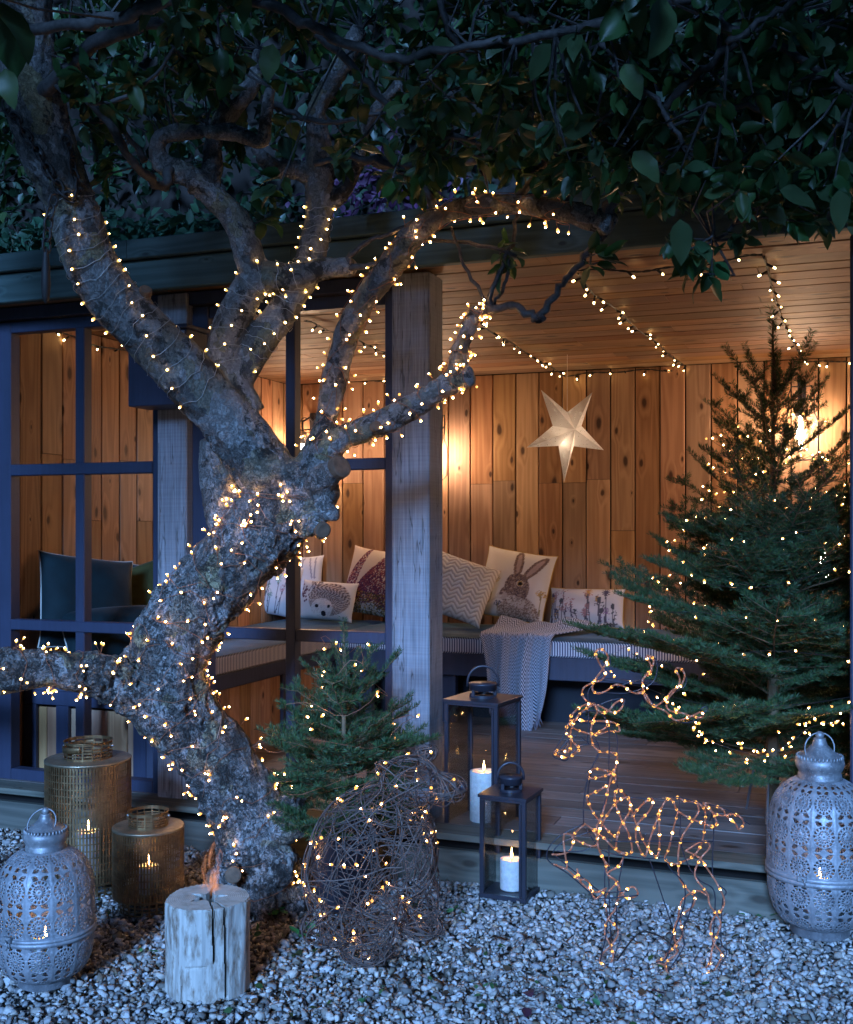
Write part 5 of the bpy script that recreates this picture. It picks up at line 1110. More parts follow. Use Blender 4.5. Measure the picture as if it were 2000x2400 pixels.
# ---------------------------------------------------------------- reindeer
def deer():
    D0 = 3.62; base = at_z(1540, 2270, 0); T = thing('wire_reindeer', (base.x, base.y, 0), 'standing wire reindeer outlined with copper rope light, one front leg raised', 'reindeer sculpture')
    def pts(L, d, tw=0., n=7, ph=0.):
        P = spline([(x, y) for x, y in L], n); out = []
        for i, (x, y) in enumerate(P): out.append(at_d(1260+x/2.625, 1500+y/2.625, d+tw*math.sin(i*.55+ph)))
        return out
    ROPE = [
     ([(350, 400), (300, 372), (275, 330), (290, 290), (345, 262), (395, 245), (418, 205), (385, 150), (360, 95), (362, 68), (388, 55), (420, 75), (435, 115), (405, 175), (365, 230), (342, 275), (342, 312), (375, 330), (430, 310), (480, 275), (530, 285), (570, 315), (612, 330), (660, 330), (700, 390), (740, 418), (790, 440), (840, 490), (890, 490), (950, 468), (1000, 446), (1022, 458), (1010, 477), (960, 472), (890, 450), (830, 440), (797, 415), (803, 365), (835, 325), (875, 265), (870, 220), (850, 187), (865, 172), (890, 182), (907, 222), (880, 285), (830, 312), (790, 360), (750, 395), (715, 405), (672, 370), (650, 305), (650, 240), (700, 200), (696, 150), (672, 110), (680, 97), (702, 102), (716, 132), (700, 180), (660, 228), (648, 262), (652, 310), (620, 325)], D0-.02, .02),
     ([(355, 395), (382, 440), (430, 442), (480, 388), (520, 372), (532, 388), (510, 430), (470, 448), (430, 430), (370, 400)], D0-.08, .015),
     ([(350, 390), (290, 400), (230, 440), (200, 490), (222, 540), (290, 570), (350, 577), (405, 550), (445, 510), (400, 500), (300, 500), (230, 490), (190, 520), (175, 560), (195, 602), (230, 640), (260, 668), (240, 690), (190, 722), (130, 715), (105, 690), (140, 675), (190, 690), (207, 640), (205, 560), (240, 480), (290, 430), (340, 400)], D0, .05),
     ([(440, 500), (490, 520), (505, 562), (440, 562), (360, 582), (330, 560), (350, 480), (370, 440), (345, 395)], D0+.03, .03),
     ([(330, 590), (345, 650), (390, 690), (450, 690), (490, 712), (485, 770), (462, 815), (400, 842), (330, 852), (315, 840), (340, 795), (400, 800), (460, 815), (482, 860), (440, 890), (370, 930), (308, 962), (318, 1010), (345, 1065), (395, 1130), (455, 1195), (490, 1210)], D0, .05),
     ([(485, 740), (478, 800), (450, 860), (430, 940), (415, 1020), (392, 1090), (365, 1155), (368, 1215), (378, 1290), (415, 1360), (440, 1390)], D0-.04, .02),
     ([(290, 1130), (340, 1165), (400, 1210), (470, 1280), (525, 1310), (572, 1315), (582, 1275), (560, 1190), (520, 1110), (490, 1040), (476, 985), (480, 940), (500, 918), (540, 955), (570, 1000), (565, 1060), (520, 1130), (495, 1200), (485, 1290), (530, 1320)], D0-.05, .04),
     ([(365, 1215), (400, 1130), (450, 1045), (500, 990), (555, 970), (572, 1010), (590, 1080), (620, 1160), (660, 1250), (715, 1325), (742, 1328), (752, 1250), (750, 1130), (752, 1060), (800, 980), (838, 1000), (862, 1050), (935, 1095), (1020, 1128), (1090, 1150), (1103, 1115), (1065, 1045), (1022, 1008)], D0-.06, .05),
     ([(580, 1090), (620, 1040), (680, 985), (712, 988), (690, 1050), (620, 1130), (606, 1210), (630, 1290), (665, 1330), (695, 1220), (735, 1110), (752, 1050)], D0-.07, .04),
     ([(865, 1060), (840, 1150), (808, 1285), (785, 1340), (820, 1380), (880, 1370), (960, 1330), (1012, 1250), (1032, 1130), (1030, 1050), (985, 1002), (905, 990), (862, 968), (800, 980)], D0+.02, .05),
     ([(985, 1005), (990, 1060), (935, 1140), (892, 1210), (868, 1300), (868, 1380), (872, 1460), (908, 1520), (950, 1562), (970, 1592), (950, 1645), (880, 1700), (845, 1762), (843, 1830), (850, 1880), (800, 1930), (780, 1960), (732, 1982), (785, 2005), (800, 2045), (788, 1990), (860, 1925), (852, 1880), (892, 1815), (882, 1745), (868, 1700), (888, 1610), (940, 1560), (1000, 1546), (1042, 1572)], D0-.03, .02),
     ([(1022, 1008), (1080, 1062), (1140, 1082), (1200, 1070), (1250, 1092), (1270, 1130), (1240, 1166), (1218, 1130), (1160, 1080), (1138, 1040), (1060, 1010), (1020, 1002)], D0, .02),
     ([(290, 1135), (240, 1180), (215, 1215), (260, 1242), (350, 1270), (370, 1220), (330, 1160)], D0-.06, .02),
     ([(165, 1190), (160, 1240), (172, 1330), (180, 1405), (130, 1392), (100, 1380)], D0-.09, .01),
     ([(90, 1320), (150, 1318), (205, 1290), (220, 1210), (170, 1190)], D0-.05, .01),
     ([(130, 1395), (180, 1412), (250, 1472), (295, 1476), (322, 1505), (335, 1562), (365, 1592), (422, 1530), (370, 1552), (330, 1542), (275, 1500), (255, 1470), (245, 1410)], D0-.08, .015),
     ([(375, 1280), (420, 1382), (430, 1440), (490, 1490), (440, 1545), (415, 1600), (428, 1680), (442, 1722), (482, 1762), (496, 1812), (452, 1882), (400, 1932), (386, 1985), (440, 1992), (466, 1950), (450, 1882), (414, 1800), (434, 1720), (482, 1652), (492, 1600), (510, 1550), (490, 1490), (430, 1440), (500, 1392), (528, 1342)], D0+.03, .015),
     ([(490, 1490), (512, 1552), (560, 1590), (618, 1566), (592, 1520), (545, 1540), (495, 1600)], D0-.03, .01),
     ([(910, 1295), (1000, 1342), (1040, 1400), (1100, 1490), (1148, 1590), (1140, 1652), (1090, 1702), (1065, 1772), (1085, 1862), (1130, 1922), (1130, 1962), (1080, 2042), (1030, 2052), (1014, 2032), (1060, 1992), (1076, 1902), (1112, 1800), (1126, 1732), (1062, 1632), (1045, 1560), (970, 1452), (1000, 1352), (1062, 1272), (1012, 1240), (910, 1298)], D0+.02, .015),
    ]
    g = G('copper_rope_light'); M['rope'] = g.pbr((.42, .19, .12, 1), .32, None, .3, .5, **{'Emission Color': (1., .36, .14, 1), 'Emission Strength': .07*EK})
    bpos = []
    for i, (L, d, tw) in enumerate(ROPE):
        P = pts(L, d, tw, 7, i*1.3); MB().tube(P, .0030, 7).build('rope_light', M['rope'], T, True)
        acc = rnd.uniform(0, .05)
        for a, b in zip(P[:-1], P[1:]):
            acc += (b-a).length
            if acc > .115: acc = 0; bpos.append((b, (b-a).normalized()))
    FR = [([(285, 1130), (285, 1000), (310, 850), (345, 765), (385, 690)], .0), ([(335, 1060), (310, 960), (335, 800), (365, 720), (380, 660), (350, 600)], .05), ([(320, 640), (265, 650), (215, 690), (180, 740), (135, 735), (95, 710), (130, 640), (165, 585), (180, 530)], .0), ([(310, 630), (230, 590), (150, 690)], .05), ([(200, 600), (150, 660), (120, 700)], -.05),
          ([(315, 400), (315, 520), (310, 630), (345, 640), (380, 640)], 0), ([(240, 470), (300, 440), (380, 450), (450, 530), (490, 600), (490, 720), (487, 820), (497, 910), (565, 970)], .04), ([(300, 430), (400, 450), (440, 560), (442, 640), (437, 870), (425, 960), (385, 1090)], -.04),
          ([(560, 970), (700, 976), (870, 970), (985, 1000), (1060, 1012), (1180, 1050), (1250, 1100), (1310, 1136)], 0), ([(490, 1060), (600, 1085), (870, 1080), (1050, 1080)], .09), ([(470, 1240), (700, 1238), (900, 1240), (1080, 1240)], -.09), ([(300, 1160), (370, 1270), (440, 1310), (540, 1330), (690, 1345), (790, 1335)], 0),
          ([(870, 970), (880, 1100), (880, 1240), (930, 1390), (1000, 1480), (1085, 1540), (1090, 1700), (1062, 1980), (1015, 2050)], .03), ([(1060, 1020), (1085, 1150), (1080, 1450), (1160, 1545), (1140, 1610), (1130, 1850), (1165, 1930), (1090, 2062)], .06),
          ([(785, 1340), (820, 1410), (885, 1475), (908, 1530), (900, 1640), (830, 1830), (790, 1960), (730, 1985)], -.06), ([(970, 1560), (930, 1700), (890, 1800), (900, 1890), (800, 2045)], -.02),
          ([(415, 1400), (415, 1580), (430, 1700), (420, 1830), (388, 1985), (440, 1998)], .02), ([(440, 1210), (440, 1450), (445, 1700), (455, 1900)], .06), ([(530, 1350), (492, 1550), (490, 1790), (512, 1822), (470, 1960)], .02),
          ([(285, 1130), (140, 1205), (65, 1290), (72, 1362), (190, 1440), (320, 1555), (345, 1592), (480, 1585), (620, 1572)], -.08), ([(335, 1175), (165, 1240), (100, 1300), (130, 1345), (300, 1480), (400, 1550), (560, 1545)], -.04), ([(350, 1262), (270, 1300), (120, 1300)], -.06),
          ([(315, 400), (320, 300), (430, 190), (446, 110), (400, 60)], 0), ([(340, 320), (430, 325), (560, 325), (700, 270), (738, 180), (722, 112), (690, 95)], .03), ([(490, 290), (620, 245), (690, 270)], .05), ([(640, 300), (730, 400), (820, 335), (902, 290), (914, 230), (880, 178)], .02), ([(760, 420), (860, 500), (960, 500), (1042, 430), (1030, 410), (1000, 432)], .02), ([(380, 400), (450, 372), (520, 362), (538, 380), (500, 440)], -.08),
          ([(688, 1348), (722, 1440), (830, 1762)], .05)]
    for L, off in FR: MB().tube(pts(L, D0+off, 0., 5), .0021, 5).build('frame_wire', M['black'], T, True)
    MB().box((1., 0, 0), (1.001, .001, .001)) 
    bm_ = bulb_mesh('rope_bulb', .0033, M['led'], M['ledrim'], 3.)
    add_bulbs(T, [b[0] for b in bpos], [b[1] for b in bpos], bm_, 1.05)
    P = [at_d(1260+x/2.625, 1500+y/2.625, d) for x, y, d in ((830, 1762, 3.67), (840, 1830, 3.75), (760, 1826, 3.86), (660, 1822, 3.92), (600, 1860, 3.87), (540, 1930, 3.76), (490, 1995, 3.66))]
    for p in P: p.z = max(.014, min(p.z, .03)) if p is not P[0] else p.z
    cb = thing('cable', tuple(P[-1]), 'thin black cable trailing over the gravel behind the reindeer', 'cable'); MB().tube([Vector(p) for p in spline(P, 6)], .0026, 6).build('lead', M['cable'], cb, True)
deer()
# ---------------------------------------------------------------- paper star
def star():
    tips = [(1268.6, 913.7), (1388.8, 919.7), (1416, 1055), (1322.5, 1131), (1235, 1048.6)]; inn = [(1330, 966), (1363.7, 998.3), (1345, 1046), (1309.7, 1045), (1296, 998)]
    d = 6.95; T3 = [at_d(x, y, d+(x-1325)*.0006) for x, y in tips]; I3 = [at_d(x, y, d+(x-1325)*.0006) for x, y in inn]; cen = sum(T3, Vector())/5
    a0 = at_d(1348.6, 1006.5, d-.085); a1 = cen*2-a0; a1 = cen+(cen-a0)*.8
    t = thing('paper_star', tuple(cen), 'white perforated paper star hanging before the plank wall', 'star lantern')
    g = G('star_paper'); n1 = g.noise(g.obj(), 200., 2.); b = g.n('BsdfPrincipled', {'Base Color': (.88, .88, .90, 1), 'Roughness': .9, 'Normal': g.bump(n1, .2, .001)}); tr = g.n('BsdfTranslucent', {0: (.8, .76, .72, 1)})
    pm = g.shader(g.n('MixShader', {0: .35, 1: b.outputs[0], 2: tr.outputs[0]}).outputs[0]); hm = emit('star_pinholes', (1., .82, .58), 1.0)
    vs = []; fs = []; order = []
    for i in range(5): order += [T3[i], I3[i]] if False else []
    ring = [T3[0], I3[0], T3[1], I3[1], T3[2], I3[2], T3[3], I3[3], T3[4], I3[4]]; m = MB()
    for ap, fl in ((a0, False), (a1, True)):
        for i in range(10):
            tri = (tuple(ring[i]), tuple(ring[(i+1) % 10]), tuple(ap)); m.add(tri, [(0, 2, 1) if fl else (0, 1, 2)])
    m.build('paper_shell', pm, t)
    h = MB(); q = random.Random(3)
    for i in range(10):
        A, B, P = ring[i], ring[(i+1) % 10], a0; nrm = (B-A).cross(P-A).normalized()
        if nrm.dot(Vector((SN, -CS, 0))) < 0: nrm = -nrm
        e1 = (B-A).normalized(); e2 = nrm.cross(e1)
        for _ in range(17):
            u, v = q.random(), q.random()
            if u+v > 1: u, v = 1-u, 1-v
            u, v = .05+u*.85, .04+v*.8
            if u+v > .95: continue
            c = A+(B-A)*u+(P-A)*v+nrm*.0015; r = q.choice((.0022, .0018, .003)); h.add([tuple(c+e1*r*math.cos(k*math.pi/3)+e2*r*math.sin(k*math.pi/3)) for k in range(6)], [tuple(range(6))])
    o = h.build('pinholes', hm, t); o['kind'] = 'stuff'
    MB().tube([I3[0]+Vector((0, 0, -.004)), Vector((I3[0].x, I3[0].y, CEIL-.003))], .0016, 5).build('cord', M['wax'], t)
    MB().sphere(tuple(cen-Vector((0, 0, .05))), .012, n=10, k=6).build('inner_lamp', emit('star_lamp', (1., .74, .50), 75.), t, True)
star()
# ---------------------------------------------------------------- string lights under the ceiling
SOCK = MB(); SOCK.lathe([(.0045, -.030), (.0055, -.028), (.0055, -.004), (.004, 0)], n=8); SOCKM = SOCK.mesh('socket', M['cable'], True)
LEDB = MB(); LEDB.lathe([(.0036, 0), (.0040, .005), (.0036, .010), (.0012, .013)], n=8); LEDM = LEDB.mesh('led_cap', M['ledrim3'] if 'ledrim3' in M else emit('string_led', (1., .66, .26), 34.), True)
def garland(label, P, seed, every=.085, end=0):
    q = random.Random(seed); C_ = [Vector(p) for p in spline(P, 10)]; t = thing('string_lights', tuple(C_[0]), label, 'string lights', 'string lights under the ceiling'); m = MB()
    for ph in (0, math.pi): m.tube([p+Vector((.003*math.cos(i*1.3+ph), .003*math.cos(i*1.3+ph), .003*math.sin(i*1.3+ph)+.006*math.sin(i*.4))) for i, p in enumerate(C_)], .0026, 5)
    m.build('twisted_cable', M['cable'], t, True); acc = 0.
    for a, b in zip(C_[:-1], C_[1:]):
        acc += (b-a).length
        if acc > every*q.uniform(.7, 1.25):
            acc = 0; d = Vector((q.gauss(0, .7), q.gauss(0, .7), q.gauss(-.45, .5))).normalized(); eu = d.to_track_quat('Z', 'Y').to_euler(); p = b+d*.034
            if p.z > CEIL-.018: d.z = -abs(d.z); eu = d.to_track_quat('Z', 'Y').to_euler(); p = b+d*.034
            s = put('socket', SOCKM, t, p); s.rotation_euler = eu; l = put('bulb', LEDM, t, p); l.rotation_euler = eu
cz = CEIL-.02
def ce_(px, py): return at_z(px, py, cz)
def bk_(px, py): return at_Y(px, py, YB-.02)
garland('string lights strung along the front edge of the pine ceiling', [ce_(1355, 634), ce_(1480, 634), ce_(1580, 628), ce_(1700, 610), ce_(1788, 596)], 1, .17)
garland('string lights running back along the ceiling to the tip of the tall fir', [ce_(1790, 600), ce_(1808, 660), ce_(1828, 735), ce_(1855, 795), ce_(1882, 838), bk_(1925, 848), bk_(1985, 845)], 2, .11)
garland('string lights running back across the middle of the ceiling towards the star', [ce_(1355, 640), ce_(1385, 680), ce_(1445, 728), ce_(1505, 778), ce_(1560, 822), bk_(1606, 862), bk_(1560, 868), bk_(1490, 868), bk_(1400, 874), bk_(1330, 880)], 3, .11)
garland('string lights running back along the ceiling just right of the oak post', [ce_(1100, 735), ce_(1140, 768), ce_(1200, 806), ce_(1270, 848), bk_(1326, 882)], 4, .10)
garland('string lights on the ceiling seen between the limbs left of the oak post', [ce_(715, 752), ce_(760, 768), ce_(830, 795), ce_(900, 824), ce_(960, 848), bk_(1010, 890)], 5, .10)
garland('string lights along the top of the back wall seen through the right window', [bk_(690, 868), bk_(760, 885), bk_(840, 890), bk_(920, 893), bk_(1000, 892)], 6, .12)
garland('string lights along the top of the left wall seen through the left window', [at_X(30, 790, XL+.03), at_X(100, 768, XL+.03), at_X(170, 790, XL+.03), at_X(240, 812, XL+.03), at_X(330, 830, XL+.03)], 7, .12)
# ---------------------------------------------------------------- cushions
g = G('printed_linen'); n1 = g.noise(g.obj(), 500., 2.); M['print'] = g.pbr(g.attr(), .92, g.bump(n1, .3, .001), spec=.1)
def pmask(U, V, poly):
    x, y = U, V; ins = np.zeros(U.shape, bool); n = len(poly)
    for i in range(n):
        x0, y0 = poly[i]; x1, y1 = poly[(i+1) % n]
        cond = ((y0 > y) != (y1 > y)) & (x < (x1-x0)*(y-y0)/(y1-y0+1e-12)+x0); ins ^= cond
    return ins
def ell(U, V, cx, cy, rx, ry, a=0.):
    a = math.radians(a); x = (U-cx)*math.cos(a)+(V-cy)*math.sin(a); y = -(U-cx)*math.sin(a)+(V-cy)*math.cos(a); return (x/rx)**2+(y/ry)**2
def segd(U, V, a, b):
    ax, ay = a; bx, by = b; dx, dy = bx-ax, by-ay; t = np.clip(((U-ax)*dx+(V-ay)*dy)/(dx*dx+dy*dy+1e-12), 0, 1); return np.hypot(U-ax-t*dx, V-ay-t*dy)
def put_c(Cc, m, col, al=1.): Cc[m] = Cc[m]*(1-al)+np.array(col)*al
def fur(Cc, m, q, cols):
    idx = np.where(m); k = q.integers(0, len(cols), len(idx[0])); Cc[idx] = np.array(cols)[k]
CREAM = (.60, .57, .53)
def paint_hare(U, V, q):
    Cc = np.tile(np.array(CREAM), U.shape+(1,)).reshape(U.shape+(3,)).copy(); BR_ = [(.16, .11, .10), (.10, .07, .08), (.26, .18, .14), (.20, .14, .12)]
    for cx, cy, r in ((.22, .52, .10), (.15, .20, .09), (.93, .42, .08), (.36, .18, .07)):
        m = (ell(U, V, cx, cy, r, r*.6) < 1) & (q.uniform(size=U.shape) < .6); fur(Cc, m, q, [(.45, .30, .12), (.55, .42, .22), (.30, .2, .1)] if cx != .36 else [(.10, .10, .14)])
        put_c(Cc, segd(U, V, (cx, cy), (cx+.02, max(0, cy-.3))) < .008, (.25, .2, .1))
    body = (ell(U, V, .66, .05, .30, .28, -8) < 1); fur(Cc, body, q, [(.40, .33, .28), (.18, .13, .11), (.52, .46, .40), (.28, .20, .16)])
    head = (ell(U, V, .58, .44, .17, .20, 20) < 1) | (ell(U, V, .47, .34, .12, .10, 25) < 1); fur(Cc, head, q, BR_+[(.38, .30, .25)])
    ear1 = ell(U, V, .53, .78, .065, .21, 4) < 1; ear2 = ell(U, V, .77, .75, .07, .24, -36) < 1
    for e, a in ((ear1, (.53, .78, .03, .15, 4)), (ear2, (.77, .75, .035, .17, -36))):
        fur(Cc, e, q, BR_); put_c(Cc, ell(U, V, *a) < 1, (.42, .32, .30), .75)
    put_c(Cc, ell(U, V, .40, .30, .075, .06, 0) < 1, (.46, .40, .36), .8); put_c(Cc, ell(U, V, .375, .33, .025, .02) < 1, (.14, .09, .09))
    e_ = ell(U, V, .61, .50, .052, .042, 10); put_c(Cc, e_ < 1, (.55, .50, .44)); put_c(Cc, e_ < .72, (.40, .26, .10)); put_c(Cc, e_ < .34, (.02, .02, .02))
    put_c(Cc, (ell(U, V, .60, .25, .14, .08, -12) < 1) & (q.uniform(size=U.shape) < .6), (.50, .45, .40))
    for k in range(6): put_c(Cc, segd(U, V, (.40, .29), (.18+.03*k, .14+.03*k)) < .004, (.5, .48, .45))
    return Cc
def flowers(Cc, U, V, q, n, cols, hmax=.8):
    for i in range(n):
        x = q.uniform(.04, .96); h = q.uniform(.3, hmax); col = cols[int(q.integers(0, len(cols)))]; x2 = x+q.normal()*.05
        put_c(Cc, segd(U, V, (x, .02), (x2, h)) < .007, (.12, .11, .13)); k = q.integers(0, 4)
        if k == 0:
            for a in range(10): put_c(Cc, segd(U, V, (x2, h), (x2+.05*math.cos(a*.63), h+.10*math.sin(a*.63))) < .010, col)
        elif k == 1: put_c(Cc, ell(U, V, x2, h, .025, .08) < 1, col)
        elif k == 2:
            for _ in range(14): a, b = x2+q.normal()*.03, h+q.normal()*.08; put_c(Cc, ell(U, V, a, b, .008, .014) < 1, col)
        else: put_c(Cc, (ell(U, V, x2, h, .04, .07) < 1) & (q.uniform(size=U.shape) < .55), col)
def paint_botanical(U, V, q):
    Cc = np.tile(np.array((.62, .59, .58)), U.shape+(1,)).reshape(U.shape+(3,)).copy(); flowers(Cc, U, V, q, 30, [(.10, .09, .14), (.22, .13, .24), (.50, .30, .12), (.09, .09, .10), (.38, .2, .2)], .88); return Cc
def paint_purple(U, V, q):
    Cc = np.tile(np.array((.58, .52, .46)), U.shape+(1,)).reshape(U.shape+(3,)).copy()
    for x0, y0, x1, y1, w in ((.10, .35, .32, .97, .10), (.42, .35, .66, .92, .18), (.72, .28, .92, .86, .16), (.30, .30, .45, .66, .10)):
        d = segd(U, V, (x0, y0), (x1, y1)); tt = np.clip((V-y0)/(y1-y0), 0, 1); m = (d < w*(1.1-tt*.85)) & (q.uniform(size=U.shape) < .86); fur(Cc, m, q, [(.10, .03, .08), (.18, .05, .08), (.07, .03, .09), (.28, .10, .10)])
    m = (V < .32) & (q.uniform(size=U.shape) < .55); fur(Cc, m, q, [(.12, .09, .04), (.05, .05, .04), (.40, .26, .08)]); return Cc
def paint_hedgehog(U, V, q):
    Cc = np.tile(np.array((.62, .58, .53)), U.shape+(1,)).reshape(U.shape+(3,)).copy()
    for k in range(16): put_c(Cc, segd(U, V, (.30+.1*math.sin(k), .95), (.22+.022*k, .62+.1*math.cos(k*1.7))) < .006, (.12, .10, .11))
    for k in range(30): a, b = .12+q.normal()*.05, .62+q.normal()*.10; put_c(Cc, ell(U, V, a, b, .016, .03) < 1, (.13, .06, .08))
    sp = (ell(U, V, .60, .50, .36, .42) < 1); rr = np.arctan2(V-.25, U-.52); st = (np.sin(rr*46+3*np.sin(np.hypot(U-.5, V-.2)*30)) > -.1); put_c(Cc, sp & st, (.12, .09, .09)); put_c(Cc, sp & ~st, (.46, .38, .32)); fur(Cc, sp & (q.uniform(size=U.shape) < .2), q, [(.30, .20, .15), (.55, .5, .45)])
    face = ell(U, V, .50, .26, .19, .24) < 1; put_c(Cc, face, (.62, .56, .50)); fur(Cc, face & (q.uniform(size=U.shape) < .2), q, [(.45, .38, .32)])
    for x, y, r in ((.41, .30, .030), (.62, .31, .028), (.53, .13, .045)): put_c(Cc, ell(U, V, x, y, r, r*1.5) < 1, (.02, .02, .025))
    return Cc
def paint_white(U, V, q):
    Cc = np.tile(np.array((.64, .64, .66)), U.shape+(1,)).reshape(U.shape+(3,)).copy()
    for k in range(9): put_c(Cc, segd(U, V, (.1+.1*k, .95), (.05+.11*k+.05*math.sin(k*2), .6)) < .013, (.30, .30, .36))
    return Cc
def paint_floral(U, V, q):
    Cc = np.tile(np.array((.62, .60, .60)), U.shape+(1,)).reshape(U.shape+(3,)).copy(); flowers(Cc, U, V, q, 16, [(.30, .42, .34), (.45, .28, .30), (.22, .30, .26)], .8); return Cc
def paint_zig(U, V, q):
    z = (V*13+np.abs((U*5) % 1-.5)*2.2) % 1; Cc = np.tile(np.array((.62, .58, .53)), U.shape+(1,)).reshape(U.shape+(3,)).copy(); put_c(Cc, z > .55, (.40, .36, .31)); return Cc
def pillow(label, px, py, Wd, Ht, Tk, n_dir, lean, roll, pos, paintfn=None, mat=None, pip=None, seed=0, relief=None, group='cushions on the benches'):
    """pos: function(px, py) -> centre; n_dir: facing azimuth (deg, 0 = towards -y); roll clockwise"""
    q = np.random.default_rng(seed); N = 84; a = np.linspace(-1, 1, N); u, v = np.meshgrid(a, a); ed = np.maximum(np.abs(u), np.abs(v))
    th = Tk/2*np.clip(1-np.abs(u)**3.2, 0, 1)**.55*np.clip(1-np.abs(v)**3.2, 0, 1)**.55
    x = Wd/2*u*(1-.055*(1-v**2)*0-.06*(1-v**4)*np.abs(u)**3); y = Ht/2*v*(1-.06*(1-u**4)*np.abs(v)**3)
    wr = .006*np.sin(5*u+3*v+seed)*np.sin(4*v-2*u+seed*2)*(1-ed**4)
    front = np.stack([x, y, th+wr+(relief(u, v)*.004 if relief else 0)*(1-ed**6)], -1); back = np.stack([x, y, -th*.9], -1)
    nd = math.radians(n_dir); n0 = Vector((math.sin(nd), -math.cos(nd), 0)); rt = Vector((math.cos(nd), math.sin(nd), 0)); up = Vector((0, 0, 1))
    le = math.radians(lean); n = n0*math.cos(le)+up*math.sin(le); vv = up*math.cos(le)-n0*math.sin(le); ro = math.radians(-roll); U3 = rt*math.cos(ro)+vv*math.sin(ro); V3 = vv*math.cos(ro)-rt*math.sin(ro)
    B3 = np.array([U3, V3, n]); c = pos(px, py); Vf = np.vstack([front.reshape(-1, 3), back.reshape(-1, 3)])@B3
    c.z = BT+.006-Vf[:, 2].min()
    i, j = np.meshgrid(np.arange(N-1), np.arange(N-1), indexing='ij'); k = (i*N+j).ravel(); Fq = np.stack([k, k+1, k+N+1, k+N], 1); Fb = Fq[:, ::-1]+N*N
    U_, V_ = (u+1)/2, (v+1)/2
    col = None
    if paintfn is not None: cf = paintfn(U_, V_, q).reshape(-1, 3); col = np.vstack([cf, np.tile(np.array(CREAM), (N*N, 1))])
    t = thing('cushion', tuple(c), label, 'cushion', group); t.location.z = BT
    Vf[:, 2] += c.z-BT
    put('cover', npmesh('cover', Vf, np.vstack([Fq, Fb]), mat or M['print'], True, col), t)
    if pip is not None:
        e = [(i_, 0) for i_ in range(0, N, 3)]+[(N-1, i_) for i_ in range(0, N, 3)]+[(N-1-i_, N-1) for i_ in range(0, N, 3)]+[(0, N-1-i_) for i_ in range(0, N, 3)]
        P = [Vector(front[b_, a_]@B3)+c for a_, b_ in e]; P.append(P[0]); MB().tube(P, .0042, 6, caps=False).build('piping', pip, t, True)
    return t
M['gold'] = simple('gold_piping', (.42, .25, .05), .7); M['palepipe'] = simple('pale_piping', (.42, .40, .34), .7); M['creampipe'] = simple('cream_piping', (.55, .52, .47), .8)
bkp = lambda Y: (lambda px, py: at_Y(px, py, Y))
pillow('small white cushion with grey streaks behind the hedgehog cushion', 690, 1390, .46, .46, .15, 0, 14, -3, bkp(7.42), paint_white, seed=1)
pillow('pale floral cushion half hidden by the leaning trunk', 640, 1410, .40, .40, .16, 25, 18, 10, bkp(7.25), paint_floral, seed=2)
pillow('cushion covered in dark purple flower spikes left of the oak post', 885, 1390, .50, .50, .17, 0, 16, 8, bkp(7.40), paint_purple, seed=3)
pillow('oblong cushion printed with a hedgehog', 768, 1405, .44, .29, .15, 0, 18, 3, bkp(7.18), paint_hedgehog, seed=4)
pillow('square cream cushion printed with a hare, gold piping', 1208, 1390, .50, .50, .17, 2, 17, 9, bkp(7.38), paint_hare, pip=M['gold'], seed=5)
pillow('oblong cream cushion printed with wild flowers beside the hare cushion', 1376, 1425, .52, .27, .14, 0, 15, 0, bkp(7.40), paint_botanical, pip=M['gold'], seed=6)
pillow('cream cushion with raised zigzag weave next to the oak post', 1078, 1410, .44, .44, .17, 18, 24, 20, bkp(7.10), paint_zig, seed=7, relief=lambda u, v: np.where(((v+1)/2*13+np.abs(((u+1)/2*5) % 1-.5)*2.2) % 1 > .55, -1., 0.6))
lft = lambda X: (lambda px, py: at_X(px, py, X))
pillow('large dark teal velvet cushion with pale piping on the left bench', 205, 1430, .52, .52, .18, 62, 20, 8, lft(-3.72), None, M['tealdark'], M['palepipe'], 8)
pillow('olive velvet cushion with white piping on the left bench', 345, 1420, .46, .46, .17, 40, 28, -20, lft(-3.66), None, M['olive'], M['creampipe'], 9)
pillow('small teal velvet cushion at the far end of the left bench', 375, 1380, .44, .44, .15, 60, 12, 5, lft(-3.80), None, M['teal'], M['palepipe'], 10)
pillow('flat teal velvet cushion lying low at the front of the left bench', 262, 1510, .50, .34, .16, 48, 48, -4, lft(-3.52), None, M['tealdark'], M['palepipe'], 11)
